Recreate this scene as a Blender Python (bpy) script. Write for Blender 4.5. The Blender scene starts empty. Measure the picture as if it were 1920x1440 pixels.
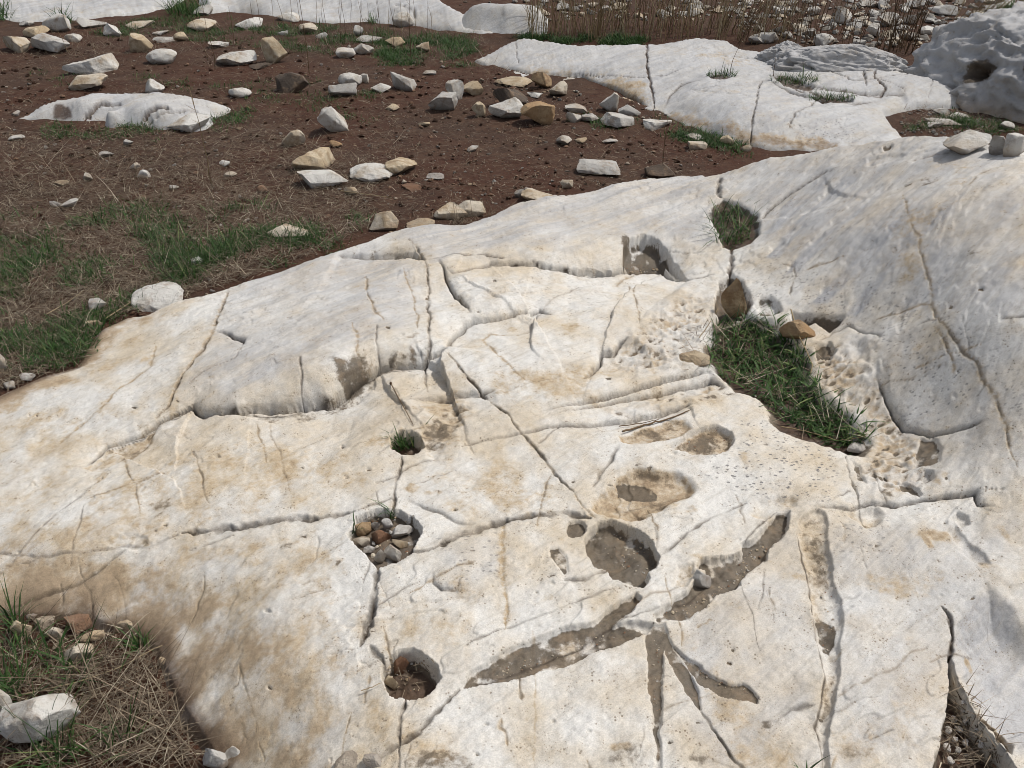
import bpy, math, random
import numpy as np

# ------------------------------------------------------------------ camera, sky, sun, exposure
scene = bpy.context.scene
CAMZ, PITCH, HFOV = 1.65, 34.0, 60.0
FPX = 960.0 / math.tan(math.radians(HFOV / 2))
cam_data = bpy.data.cameras.new('camera')
cam_data.sensor_fit = 'HORIZONTAL'
cam_data.angle = math.radians(HFOV)
cam_data.clip_start = 0.05
cam_data.clip_end = 1000.0
cam = bpy.data.objects.new('camera', cam_data)
cam.location = (0, 0, CAMZ)
cam.rotation_euler = (math.radians(90 - PITCH), 0, 0)
scene.collection.objects.link(cam)
scene.camera = cam

SUN_AZ, SUN_EL = 23.0, 56.0      # degrees: azimuth counted from +X towards +Y
sun_dir = np.array([math.cos(math.radians(SUN_EL)) * math.cos(math.radians(SUN_AZ)),
                    math.cos(math.radians(SUN_EL)) * math.sin(math.radians(SUN_AZ)),
                    math.sin(math.radians(SUN_EL))])
world = bpy.data.worlds.new('World')
scene.world = world
world.use_nodes = True
wn = world.node_tree
for n in list(wn.nodes):
    wn.nodes.remove(n)
w_out = wn.nodes.new('ShaderNodeOutputWorld')
w_bg = wn.nodes.new('ShaderNodeBackground')
w_sky = wn.nodes.new('ShaderNodeTexSky')
w_sky.sky_type = 'NISHITA'
w_sky.sun_disc = False
w_sky.sun_elevation = math.radians(SUN_EL)
w_sky.sun_rotation = math.radians(90 - SUN_AZ)
w_sky.air_density = 1.0
w_sky.dust_density = 2.5
w_bg.inputs['Strength'].default_value = 0.13
w_hs = wn.nodes.new('ShaderNodeHueSaturation')     # thin bright cloud: a paler sky
w_hs.inputs['Saturation'].default_value = 0.45
wn.links.new(w_sky.outputs[0], w_hs.inputs['Color'])
wn.links.new(w_hs.outputs[0], w_bg.inputs['Color'])
wn.links.new(w_bg.outputs[0], w_out.inputs['Surface'])

sun_data = bpy.data.lights.new('sun', 'SUN')
sun_data.energy = 3.0
sun_data.angle = math.radians(2.5)
sun_data.color = (1.0, 0.96, 0.90)
sun = bpy.data.objects.new('sun', sun_data)
from mathutils import Vector
sun.rotation_euler = Vector(sun_dir).to_track_quat('Z', 'Y').to_euler()
sun.location = (4, 3, 6)
scene.collection.objects.link(sun)

scene.view_settings.view_transform = 'Standard'
scene.view_settings.look = 'None'
scene.view_settings.gamma = 1.0
scene.view_settings.use_curve_mapping = False
scene.view_settings.exposure = 0.0

scene.cycles.filter_width = 0.9
COL = scene.collection
rng = np.random.default_rng(11)
random.seed(5)

# ------------------------------------------------------------------ numeric helpers
_P = np.random.default_rng(3).permutation(4096).astype(np.int64)
_G = np.random.default_rng(4).uniform(0, 2 * math.pi, 4096)
_GX, _GY = np.cos(_G), np.sin(_G)

def _hash(ix, iy):
    return _P[(_P[ix & 4095] + iy) & 4095]

def perlin(x, y):
    ix = np.floor(x).astype(np.int64); iy = np.floor(y).astype(np.int64)
    fx = x - ix; fy = y - iy
    ux = fx * fx * fx * (fx * (fx * 6 - 15) + 10); uy = fy * fy * fy * (fy * (fy * 6 - 15) + 10)
    def g(a, b):
        h = _hash(ix + a, iy + b)
        return _GX[h] * (fx - a) + _GY[h] * (fy - b)
    return 1.5 * ((g(0, 0) * (1 - ux) + g(1, 0) * ux) * (1 - uy) + (g(0, 1) * (1 - ux) + g(1, 1) * ux) * uy)

def fbm(x, y, octaves=4, gain=0.5):
    s = 0; a = 1.0; k = 1.0
    for o in range(octaves):
        s = s + a * perlin(x * k + 17.3 * o, y * k - 9.1 * o)
        a *= gain; k *= 2.03
    return s

def cells(x, y, jitter=0.9):
    """distance to the nearest and second nearest scattered point, and a random number of the nearest one"""
    ix = np.floor(x).astype(np.int64); iy = np.floor(y).astype(np.int64)
    d1 = np.full(x.shape, 9.0); d2 = np.full(x.shape, 9.0); r = np.zeros(x.shape)
    for a in (-1, 0, 1):
        for b in (-1, 0, 1):
            h = _hash(ix + a, iy + b); h2 = _P[h]
            px = ix + a + 0.5 + (h / 4096.0 - 0.5) * jitter; py = iy + b + 0.5 + (h2 / 4096.0 - 0.5) * jitter
            d = np.hypot(x - px, y - py)
            near = d < d1
            d2 = np.where(near, d1, np.minimum(d2, d))
            r = np.where(near, _P[h2] / 4096.0, r)
            d1 = np.where(near, d, d1)
    return d1, d2, r

def sstep(a, b, x):
    t = np.clip((x - a) / (b - a + 1e-12), 0, 1)
    return t * t * (3 - 2 * t)

SP, CP = math.sin(math.radians(PITCH)), math.cos(math.radians(PITCH))

def ray(u, v):
    """direction of the line of sight through a photograph pixel, unit length along the optical axis"""
    a = (np.asarray(u, float) - 960) / FPX; b = (720 - np.asarray(v, float)) / FPX
    return a, CP + b * SP, -SP + b * CP

def on_plane(u, v, z):
    dx, dy, dz = ray(u, v)
    t = (np.asarray(z, float) - CAMZ) / np.minimum(dz, -0.03)
    return dx * t, dy * t

def on_surface(u, v, fn, ztop=0.75, zlow=-0.25, n=44):
    """where the line of sight through a pixel first meets the surface z = fn(x, y)"""
    u = np.asarray(u, float); v = np.asarray(v, float)
    zs = np.linspace(ztop, zlow, n)
    X, Y = on_plane(u[:, None], v[:, None], zs[None, :])
    g = np.asarray(fn(X.ravel(), Y.ravel())).reshape(X.shape) - zs[None, :]
    hit = g >= 0
    k = np.where(hit.any(1), hit.argmax(1), n - 1); k = np.maximum(k, 1)
    r = np.arange(len(u))
    a, b = g[r, k - 1], g[r, k]
    t = np.clip(-a / np.where(np.abs(b - a) < 1e-9, 1e-9, b - a), 0, 1)
    z = zs[k - 1] + t * (zs[k] - zs[k - 1])
    x, y = on_plane(u, v, z)
    return x, y, z

def scale_at(x, y, z):
    """metres per photograph pixel at a point (across the line of sight), and sine of the depression"""
    depth = y * CP + (CAMZ - z) * SP
    s = np.sqrt(x * x + y * y + (CAMZ - z) ** 2)
    return depth / FPX, (CAMZ - z) / s

def pts(s):
    return np.array([[float(c) for c in p.split(',')] for p in s.split()])

class TPS:
    def __init__(self, x, y, z, lam=1e-4):
        n = len(x); self.x, self.y = x, y
        r2 = (x[:, None] - x) ** 2 + (y[:, None] - y) ** 2
        K = 0.5 * r2 * np.log(r2 + 1e-12) + lam * np.eye(n)
        Pm = np.stack([np.ones(n), x, y], 1)
        A = np.zeros((n + 3, n + 3)); A[:n, :n] = K; A[:n, n:] = Pm; A[n:, :n] = Pm.T
        self.w = np.linalg.solve(A, np.concatenate([z, np.zeros(3)]))
    def __call__(self, x, y):
        x = np.asarray(x, float); y = np.asarray(y, float)
        sh = x.shape; xf = x.ravel(); yf = y.ravel(); out = np.empty(xf.shape)
        n = len(self.x)
        if len(xf) > 200000: return self.fast(xf, yf).reshape(sh)
        for i in range(0, len(xf), 60000):
            a = xf[i:i + 60000]; b = yf[i:i + 60000]
            r2 = (a[:, None] - self.x) ** 2 + (b[:, None] - self.y) ** 2 + 1e-12
            out[i:i + 60000] = (0.5 * r2 * np.log(r2)) @ self.w[:n] + self.w[n] + self.w[n + 1] * a + self.w[n + 2] * b
        return out.reshape(sh)

    def fast(self, x, y, step=0.03):
        """the same surface read off a 3 cm table by bilinear interpolation"""
        x0, y0 = max(x.min(), -9.0), max(y.min(), -2.0)
        nx, ny = int((min(x.max(), 9.0) - x0) / step) + 3, int((min(y.max(), 16.0) - y0) / step) + 3
        TX, TY = np.meshgrid(x0 + step * np.arange(nx), y0 + step * np.arange(ny))
        T = np.concatenate([self(TX[i:i + 300], TY[i:i + 300]) for i in range(0, ny, 300)]) if nx * 300 < 200000 else np.concatenate([self(TX[i:i + 40], TY[i:i + 40]) for i in range(0, ny, 40)])
        fx = np.clip((x - x0) / step, 0, nx - 1.001); fy = np.clip((y - y0) / step, 0, ny - 1.001)
        i, j = fx.astype(int), fy.astype(int); fx -= i; fy -= j
        return (T[j, i] * (1 - fx) + T[j, i + 1] * fx) * (1 - fy) + (T[j + 1, i] * (1 - fx) + T[j + 1, i + 1] * fx) * fy

def poly_sdf(x, y, q):
    """signed distance to a closed polygon, positive inside"""
    d = np.full(x.shape, 1e9); ins = np.zeros(x.shape, bool)
    n = len(q)
    for i in range(n):
        ax, ay = q[i]; bx, by = q[(i + 1) % n]
        ex, ey = bx - ax, by - ay
        L = ex * ex + ey * ey + 1e-18
        t = np.clip(((x - ax) * ex + (y - ay) * ey) / L, 0, 1)
        d = np.minimum(d, (x - ax - t * ex) ** 2 + (y - ay - t * ey) ** 2)
        c = (ay > y) != (by > y)
        if ey != 0:
            ins ^= c & (x < ax + (y - ay) * ex / ey)
    d = np.sqrt(d)
    return np.where(ins, d, -d)

def line_dist(x, y, q, vals=None):
    """distance to a polyline, side (+1 on its right), run along it 0..1, value interpolated along it"""
    n = len(q)
    seg = np.hypot(*(q[1:] - q[:-1]).T[:2]); run = np.concatenate([[0], np.cumsum(seg)]); T = run[-1]
    best = np.full(x.shape, 1e9); side = np.ones(x.shape); s = np.zeros(x.shape); val = np.zeros(x.shape)
    for i in range(n - 1):
        ax, ay = q[i, :2]; ex, ey = q[i + 1, :2] - q[i, :2]
        L = ex * ex + ey * ey + 1e-18
        t = np.clip(((x - ax) * ex + (y - ay) * ey) / L, 0, 1)
        rx, ry = x - ax - t * ex, y - ay - t * ey
        d = rx * rx + ry * ry
        m = d < best
        best = np.where(m, d, best)
        cr = ex * (y - ay) - ey * (x - ax)
        side = np.where(m, np.where(cr < 0, 1.0, -1.0), side)
        s = np.where(m, (run[i] + t * seg[i]) / T, s)
        if vals is not None:
            val = np.where(m, vals[i] * (1 - t) + vals[i + 1] * t, val)
    return np.sqrt(best), side, s, val, T

# ------------------------------------------------------------------ object helpers
def tag(o, label=None, cat=None, group=None, kind=None):
    if label: o['label'] = label
    if cat: o['category'] = cat
    if group: o['group'] = group
    if kind: o['kind'] = kind
    return o

def link(name, mesh, mat=None, parent=None, loc=(0, 0, 0)):
    o = bpy.data.objects.new(name, mesh)
    COL.objects.link(o)
    o.location = loc
    if parent is not None: o.parent = parent
    if mat is not None: mesh.materials.append(mat)
    return o

def empty(name, loc):
    o = bpy.data.objects.new(name, None)
    COL.objects.link(o)
    o.location = loc
    o.empty_display_size = 0.1
    return o

def mesh_from(name, co, faces, smooth=True, attrs=None):
    """faces: an (n, k) index array, or a list of such arrays"""
    if not isinstance(faces, list): faces = [faces]
    me = bpy.data.meshes.new(name)
    me.vertices.add(len(co)); me.vertices.foreach_set('co', np.ascontiguousarray(co, np.float32).ravel())
    nl = sum(f.size for f in faces); nf = sum(len(f) for f in faces)
    me.loops.add(nl); me.polygons.add(nf)
    me.loops.foreach_set('vertex_index', np.concatenate([f.ravel() for f in faces]).astype(np.int32))
    tot = np.concatenate([np.full(len(f), f.shape[1], np.int32) for f in faces])
    me.polygons.foreach_set('loop_start', np.concatenate([[0], np.cumsum(tot)[:-1]]).astype(np.int32))
    me.polygons.foreach_set('use_smooth', np.full(nf, smooth, bool))
    for k, a in (attrs or {}).items():
        at = me.attributes.new(k, 'FLOAT', 'POINT')
        at.data.foreach_set('value', np.ascontiguousarray(a, np.float32))
    me.update(calc_edges=True)
    me.validate()
    return me

# ------------------------------------------------------------------ material helpers
class Nodes:
    def __init__(self, name):
        self.m = bpy.data.materials.new(name); self.m.use_nodes = True
        self.t = self.m.node_tree
        for n in list(self.t.nodes): self.t.nodes.remove(n)
        self.out = self.t.nodes.new('ShaderNodeOutputMaterial')
        self.b = self.t.nodes.new('ShaderNodeBsdfPrincipled')
        self.t.links.new(self.b.outputs[0], self.out.inputs['Surface'])
        self.b.inputs['Specular IOR Level'].default_value = 0.25
    def node(self, typ, **kw):
        n = self.t.nodes.new(typ)
        for k, v in kw.items(): setattr(n, k, v)
        return n
    def put(self, sock, v):
        if v is None: return
        if hasattr(v, 'is_linked') or isinstance(v, bpy.types.NodeSocket): self.t.links.new(v, sock)
        else:
            if isinstance(v, tuple) and len(v) == 3 and sock.type == 'RGBA': v = v + (1,)
            sock.default_value = v
    def attr(self, name):
        n = self.node('ShaderNodeAttribute', attribute_name=name); return n.outputs['Fac']
    def coord(self):
        return self.node('ShaderNodeNewGeometry').outputs['Position']
    def obj_coord(self):
        return self.node('ShaderNodeTexCoord').outputs['Object']
    def mapping(self, vec, scale=(1, 1, 1), rot=(0, 0, 0), loc=(0, 0, 0)):
        n = self.node('ShaderNodeMapping')
        self.put(n.inputs['Vector'], vec); n.inputs['Scale'].default_value = scale
        n.inputs['Rotation'].default_value = rot; n.inputs['Location'].default_value = loc
        return n.outputs[0]
    def noise(self, vec, scale, detail=4, rough=0.55, distortion=0.0):
        n = self.node('ShaderNodeTexNoise')
        self.put(n.inputs['Vector'], vec); n.inputs['Scale'].default_value = scale
        n.inputs['Detail'].default_value = detail; n.inputs['Roughness'].default_value = rough
        n.inputs['Distortion'].default_value = distortion
        return n.outputs['Fac']
    def voronoi(self, vec, scale, out='Distance', feature='F1'):
        n = self.node('ShaderNodeTexVoronoi', feature=feature)
        self.put(n.inputs['Vector'], vec); n.inputs['Scale'].default_value = scale
        return n.outputs[out]
    def ramp(self, v, a, b, to0=0.0, to1=1.0):
        n = self.node('ShaderNodeMapRange', interpolation_type='SMOOTHSTEP')
        self.put(n.inputs['Value'], v)
        n.inputs['From Min'].default_value = a; n.inputs['From Max'].default_value = b
        n.inputs['To Min'].default_value = to0; n.inputs['To Max'].default_value = to1
        return n.outputs['Result']
    def math(self, op, a, b=None, clamp=False):
        n = self.node('ShaderNodeMath', operation=op, use_clamp=clamp)
        self.put(n.inputs[0], a)
        if b is not None: self.put(n.inputs[1], b)
        return n.outputs[0]
    def mix(self, f, a, b, blend='MIX'):
        n = self.node('ShaderNodeMix', data_type='RGBA', blend_type=blend)
        self.put(n.inputs['Factor'], f); self.put(n.inputs[6], a); self.put(n.inputs[7], b)
        return n.outputs[2]
    def bump(self, h, strength=0.5, dist=0.01, normal=None):
        n = self.node('ShaderNodeBump')
        n.inputs['Strength'].default_value = strength; n.inputs['Distance'].default_value = dist
        self.put(n.inputs['Height'], h)
        if normal is not None: self.put(n.inputs['Normal'], normal)
        return n.outputs[0]
    def done(self, color, rough=0.8, normal=None):
        self.put(self.b.inputs['Base Color'], color)
        self.put(self.b.inputs['Roughness'], rough)
        if normal is not None: self.put(self.b.inputs['Normal'], normal)
        return self.m

# ------------------------------------------------------------------ marble
ATTRS = ('dirt', 'soil', 'ochre', 'grey', 'spot', 'vein', 'line', 'wash')

def marble_material(name, white, cream):
    k = Nodes(name)
    c = k.coord()
    dirt, soil, ochre, grey, spot, vein, line, wash = (k.attr(a) for a in ATTRS)
    wc = k.mix(0.06, c, k.node('ShaderNodeTexNoise').outputs['Color'])
    n_big = k.noise(c, 3.2, 5, 0.6)
    n_mid = k.noise(c, 13.0, 5, 0.62)
    n_fine = k.noise(c, 60.0, 4, 0.65)
    n_grain = k.noise(c, 330.0, 2, 0.6)
    sep = k.node('ShaderNodeSeparateXYZ'); k.put(sep.inputs[0], c)
    th = math.radians(38)     # the run of the layers in the rock
    along = k.math('ADD', k.math('MULTIPLY', sep.outputs[0], math.cos(th)), k.math('MULTIPLY', sep.outputs[1], math.sin(th)))
    across = k.math('SUBTRACT', k.math('MULTIPLY', sep.outputs[1], math.cos(th)), k.math('MULTIPLY', sep.outputs[0], math.sin(th)))
    def banded(a, b, detail, dist):
        cv = k.node('ShaderNodeCombineXYZ')
        k.put(cv.inputs[0], k.math('MULTIPLY', along, a)); k.put(cv.inputs[1], k.math('MULTIPLY', across, b)); k.put(cv.inputs[2], k.math('MULTIPLY', sep.outputs[2], b * .5))
        return k.noise(cv.outputs[0], 1.0, detail, 0.62, dist)
    n_band = banded(1.7, 15.0, 5, 0.7)
    n_lam = banded(4.0, 75.0, 3, 0.5)
    col = k.mix(k.ramp(k.math('ADD', n_big, k.math('MULTIPLY', n_mid, 0.45)), 0.55, 0.92), white, cream)
    # grey banding of the marble itself
    g = k.math('MULTIPLY', k.ramp(n_band, 0.36, 0.66), k.ramp(k.math('ADD', grey, k.math('MULTIPLY', n_big, 0.3)), 0.1, 0.95), clamp=True)
    col = k.mix(k.math('MULTIPLY', g, 0.85), col, (0.29, 0.288, 0.295))
    col = k.mix(k.math('MULTIPLY', grey, 0.6), col, (0.44, 0.44, 0.447))
    col = k.mix(k.ramp(n_lam, 0.50, 0.74, 0.0, 0.30), col, (0.36, 0.315, 0.25))
    # rusty and ochre lime stains
    nz = k.math('ADD', k.math('MULTIPLY', k.math('SUBTRACT', n_mid, 0.5), 1.5), k.math('MULTIPLY', k.math('SUBTRACT', n_fine, 0.5), 0.9))
    o = k.math('ADD', k.math('ADD', k.math('MULTIPLY', ochre, 0.8), nz), k.math('MULTIPLY', k.math('SUBTRACT', n_big, 0.5), 0.5))
    col = k.mix(k.ramp(o, 0.16, 0.70, 0.0, 0.8), col, (0.41, 0.31, 0.19))
    col = k.mix(k.ramp(o, 0.55, 0.9, 0.0, 0.75), col, (0.235, 0.16, 0.09))
    # lichen-like blotches, brown specks
    v = k.voronoi(k.mapping(c, scale=(1, 1, 1)), 110.0)
    sp = k.math('MULTIPLY', k.ramp(v, 0.30, 0.16), k.ramp(k.noise(c, 26.0, 3), 0.53, 0.64), clamp=True)
    col = k.mix(k.math('MULTIPLY', sp, 0.75), col, (0.16, 0.115, 0.075))
    v3 = k.voronoi(c, 210.0)
    sp3 = k.math('MULTIPLY', k.ramp(v3, 0.26, 0.16), k.ramp(k.noise(c, 14.0, 4), 0.48, 0.62), clamp=True)
    col = k.mix(k.math('MULTIPLY', sp3, 0.65), col, (0.2, 0.15, 0.1))
    # mottling of the weathered skin
    mo = k.noise(c, 95.0, 3, 0.7)
    col = k.mix(k.ramp(mo, 0.48, 0.76, 0.0, 0.27), col, (0.33, 0.285, 0.225))
    col = k.mix(k.ramp(k.noise(c, 7.0, 6, 0.65), 0.52, 0.72, 0.0, 0.38), col, (0.40, 0.325, 0.235))
    # blue grey pinprick spots
    v2 = k.voronoi(k.mapping(c, scale=(1, 1.5, 1)), 62.0)
    sp2 = k.math('MULTIPLY', k.ramp(v2, 0.33, 0.24), k.math('MULTIPLY', spot, k.ramp(k.noise(c, 40.0, 2), 0.44, 0.54)), clamp=True)
    col = k.mix(k.math('MULTIPLY', sp2, 0.85), col, (0.13, 0.125, 0.125))
    col = k.mix(k.math('MULTIPLY', vein, k.ramp(n_fine, 0.3, 0.6)), col, (0.40, 0.30, 0.18))
    # earth washed over the rock near the soil
    wsh = k.math('MULTIPLY', wash, k.ramp(k.math('ADD', k.math('MULTIPLY', n_mid, 0.5), k.math('MULTIPLY', n_fine, 0.4)), 0.28, 0.6, 0.55, 1.1), clamp=True)
    col = k.mix(wsh, col, k.mix(n_mid, (0.25, 0.175, 0.108), (0.40, 0.315, 0.215)))
    # dark skin in the hollows, and shade painted into cracks and the boulder cavity
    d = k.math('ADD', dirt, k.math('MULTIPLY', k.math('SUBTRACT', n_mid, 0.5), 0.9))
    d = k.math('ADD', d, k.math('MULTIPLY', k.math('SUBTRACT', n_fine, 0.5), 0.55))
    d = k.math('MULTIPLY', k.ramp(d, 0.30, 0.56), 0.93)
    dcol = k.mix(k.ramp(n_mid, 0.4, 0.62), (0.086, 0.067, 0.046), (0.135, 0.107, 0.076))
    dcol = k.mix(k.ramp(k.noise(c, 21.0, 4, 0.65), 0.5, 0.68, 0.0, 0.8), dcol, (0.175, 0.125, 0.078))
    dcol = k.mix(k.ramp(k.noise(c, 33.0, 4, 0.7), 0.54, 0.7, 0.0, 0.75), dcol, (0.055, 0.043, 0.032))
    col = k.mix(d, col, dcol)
    ln = k.math('MULTIPLY', line, k.ramp(n_fine, 0.28, 0.55, 0.6, 1.15), clamp=True)  # dark crack fill, plus painted shade of cracks, ledge feet and boulder cavity
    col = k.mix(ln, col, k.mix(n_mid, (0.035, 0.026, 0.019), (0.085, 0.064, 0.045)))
    s = k.math('MULTIPLY', soil, k.ramp(n_fine, 0.25, 0.5, 0.75, 1.0), clamp=True)
    scol = k.mix(n_fine, (0.035, 0.021, 0.014), (0.105, 0.062, 0.04))
    col = k.mix(s, col, scol)
    gr = k.ramp(n_grain, 0.25, 0.75, 0.86, 1.11)
    comb = k.node('ShaderNodeCombineColor'); [k.put(comb.inputs[i], gr) for i in range(3)]
    col = k.mix(1.0, col, comb.outputs[0], 'MULTIPLY')
    h = k.math('ADD', k.math('MULTIPLY', n_fine, 0.55), k.math('MULTIPLY', n_grain, 0.22))
    h = k.math('SUBTRACT', h, k.math('MULTIPLY', sp2, 0.25))
    h = k.math('ADD', h, k.math('MULTIPLY', n_mid, 0.5))
    h = k.math('ADD', h, k.math('ADD', k.math('MULTIPLY', n_band, 0.7), k.math('MULTIPLY', n_lam, 0.6)))
    h = k.math('SUBTRACT', h, k.math('MULTIPLY', k.math('ADD', sp, sp3), 0.2))
    nb = k.bump(h, 0.6, 0.006)
    return k.done(col, k.ramp(n_mid, 0.3, 0.7, 0.55, 0.8), nb)

MARBLE = marble_material('weathered_marble', (0.615, 0.597, 0.56), (0.53, 0.455, 0.35))
PALE_MARBLE = marble_material('grey_white_marble', (0.50, 0.497, 0.488), (0.455, 0.43, 0.385))
GREY_MARBLE = marble_material('blue_grey_marble', (0.40, 0.40, 0.405), (0.31, 0.30, 0.29))

class Outcrop:
    """a body of bedrock: a smooth surface through surveyed heights, cut by joints, ledges and potholes"""
    def __init__(self, ctrl, outline, fall=0.8, warp=1.0, lam=2e-4):
        c = pts(ctrl) if ctrl else np.zeros((0, 3)); o = pts(outline)
        a = np.concatenate([c, o])
        x, y = on_plane(a[:, 0], a[:, 1], a[:, 2])
        self.tps = TPS(x, y, a[:, 2], lam)
        self.zmax = a[:, 2].max() + 0.15
        self.poly = np.stack([x[len(c):], y[len(c):]], 1)
        self.fall = fall; self.warp = warp
        self.ledges = []; self.cuts = []; self.stains = []; self.todo = []
    def base(self, x, y):
        d = poly_sdf(x, y, self.poly)
        return np.clip(self.tps(x, y), -0.5, self.zmax) - self.fall * np.maximum(0, -d)
    def stepped(self, x, y):
        z = self.base(x, y)
        for L in self.ledges: z = z - self._ledge(L, x, y)[0]
        return z
    # -- features given by photograph pixels, laid on the rock where the line of sight meets it
    def ledge(self, s, steep=10, fade=120, dirt=0.5, under=1.0, k=1.0):
        """u,v,height: the ground on the right of the line lies lower; the line is the foot of the step"""
        a = pts(s); f = lambda x, y: self.stepped(x, y)
        x, y, z = on_surface(a[:, 0], a[:, 1], f)
        x, y = on_plane(a[:, 0], a[:, 1], z - a[:, 2] * k * 0.8)
        m, sd = scale_at(x.mean(), y.mean(), z.mean())
        self.ledges.append(dict(q=np.stack([x, y], 1), h=a[:, 2] * k, steep=steep * m / sd, fade=fade * m / sd, dirt=dirt, under=under, m=m))
    def _ledge(self, L, x, y):
        q = L['q']; pad = L['fade'] * 2.2
        m = (x > q[:, 0].min() - pad) & (x < q[:, 0].max() + pad) & (y > q[:, 1].min() - pad) & (y < q[:, 1].max() + pad)
        out = np.zeros(x.shape); dd = np.zeros(x.shape); ll = np.zeros(x.shape)
        if m.any():
            d, side, s, h, T = line_dist(x[m], y[m], q, L['h'])
            endt = sstep(0, 0.06, s) * sstep(1, 0.94, s)
            sd = d * side
            st = L['steep']
            up = np.clip((sd + st) / st, 0, 1)
            prof = np.where(sd >= 0, np.exp(-(np.maximum(sd, 0) / L['fade']) ** 2), 1 - np.sqrt(np.clip(1 - up ** 2, 0, 1)))
            out[m] = h * prof * endt
            wl = 2.2 * L['m']
            hh = np.clip(h / 0.02, 0, 1)
            out[m] += L['under'] * 0.9 * h * np.exp(-((sd - 0.5 * wl) / wl) ** 2) * endt * hh
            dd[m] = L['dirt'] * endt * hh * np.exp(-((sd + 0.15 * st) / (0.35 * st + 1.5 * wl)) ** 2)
            ll[m] = 0.85 * endt * np.clip(h / 0.012, 0, 1) * np.exp(-((sd - 0.4 * wl) / (0.9 * wl)) ** 2)  # shadow line at the foot of the step, painted into the colour
        return out, dd, ll
    def flush(self):
        """lay every feature noted so far on the rock, all in one go"""
        if not self.todo: return
        todo, self.todo = self.todo, []
        a = np.concatenate([t[0] for t in todo])
        x, y, z = on_surface(a[:, 0], a[:, 1], self.stepped)
        i = 0
        for q, make in todo:
            n = len(q); X, Y, Z = x[i:i + n], y[i:i + n], z[i:i + n]; i += n
            m, sd = scale_at(X.mean(), Y.mean(), Z.mean())
            make(np.stack([X, Y], 1), float(m), float(sd))
    def _map(self, a):
        x, y, z = on_surface(a[:, 0], a[:, 1], self.stepped)
        m, sd = scale_at(x.mean(), y.mean(), z.mean())
        return np.stack([x, y], 1), float(m), float(sd)
    def crack(self, s, w=4, depth=1.0, dirt=0.6, vein=0.0, soil=0.0):
        self.todo.append((pts(s), lambda q, m, sd: self.cuts.append(('crack', q, m, sd, dict(w=w * m * 0.62, depth=depth * w * m * 1.1, dirt=dirt, vein=vein, soil=soil)))))
    def hole(self, s, depth, wall=6, dirt=0.6, soil=0.0, ochre=0.0, rough=0.25, pits=0.0, tilt=0.0):
        self.todo.append((pts(s), lambda q, m, sd: self.cuts.append(('hole', q, m, sd, dict(depth=depth, wall=wall * m, dirt=dirt, soil=soil, ochre=ochre, rough=rough, pits=pits, tilt=tilt)))))
    def pitted(self, s, size, depth, edge=25, ochre=0.0, dirt=0.3):
        self.todo.append((pts(s), lambda q, m, sd: self.cuts.append(('pitted', q, m, sd, dict(size=size, depth=depth, edge=edge * m, ochre=ochre, dirt=dirt)))))
    def area(self, kind, s, strength=1.0, edge=40):
        self.todo.append((pts(s), lambda q, m, sd: self.stains.append(('area', kind, q, m, sd, strength, edge * m))))
    def blot(self, kind, u, v, ru, rv, strength=1.0):
        self.todo.append((np.array([[u, v]], float), lambda q, m, sd: self.stains.append(('blot', kind, q[0], m, sd, strength, (ru * m, rv * m / max(sd, 0.2))))))
    def surface(self, x, y, detail=1.0):
        self.flush()
        z = self.base(x, y)
        A = {k: np.zeros(x.shape) for k in ATTRS}
        wa = self.warp
        xw = x + wa * (0.006 * perlin(x * 11 + 3, y * 11) + 0.0026 * perlin(x * 37, y * 37 + 5))
        yw = y + wa * (0.006 * perlin(x * 11 - 8, y * 11 + 21) + 0.0026 * perlin(x * 37 + 40, y * 37))
        for L in self.ledges:
            d, dd, ll = self._ledge(L, xw, yw)
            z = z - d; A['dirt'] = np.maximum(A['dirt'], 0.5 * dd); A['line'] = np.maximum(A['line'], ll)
        # weathered waviness
        ca, sa = math.cos(math.radians(38)), math.sin(math.radians(38))
        xs, ys = x * ca + y * sa, -x * sa + y * ca
        z = z + detail * (0.009 * fbm(x * 3.1, y * 3.1, 3) + 0.0042 * fbm(xs * 4.5 + 4, ys * 19, 4, .55) + 0.0017 * fbm(x * 24, y * 24, 3, 0.6))
        # thin sheets of the rock scaled off, with sharp little edges
        t = 3.4 * fbm(xs * 1.5 + 3, ys * 3.6, 4, 0.5); fr = t - np.floor(t)
        msk = sstep(-0.1, 0.45, fbm(x * 1.9 + 11, y * 1.9, 3))
        scarp = sstep(0, 0.045, fr) - fr
        z = z + detail * 0.0034 * msk * scarp
        A['line'] = np.maximum(A['line'], 0.16 * msk * np.clip(1 - np.abs(fr - 0.01) / 0.035, 0, 1))
        cut = np.zeros(x.shape)
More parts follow.
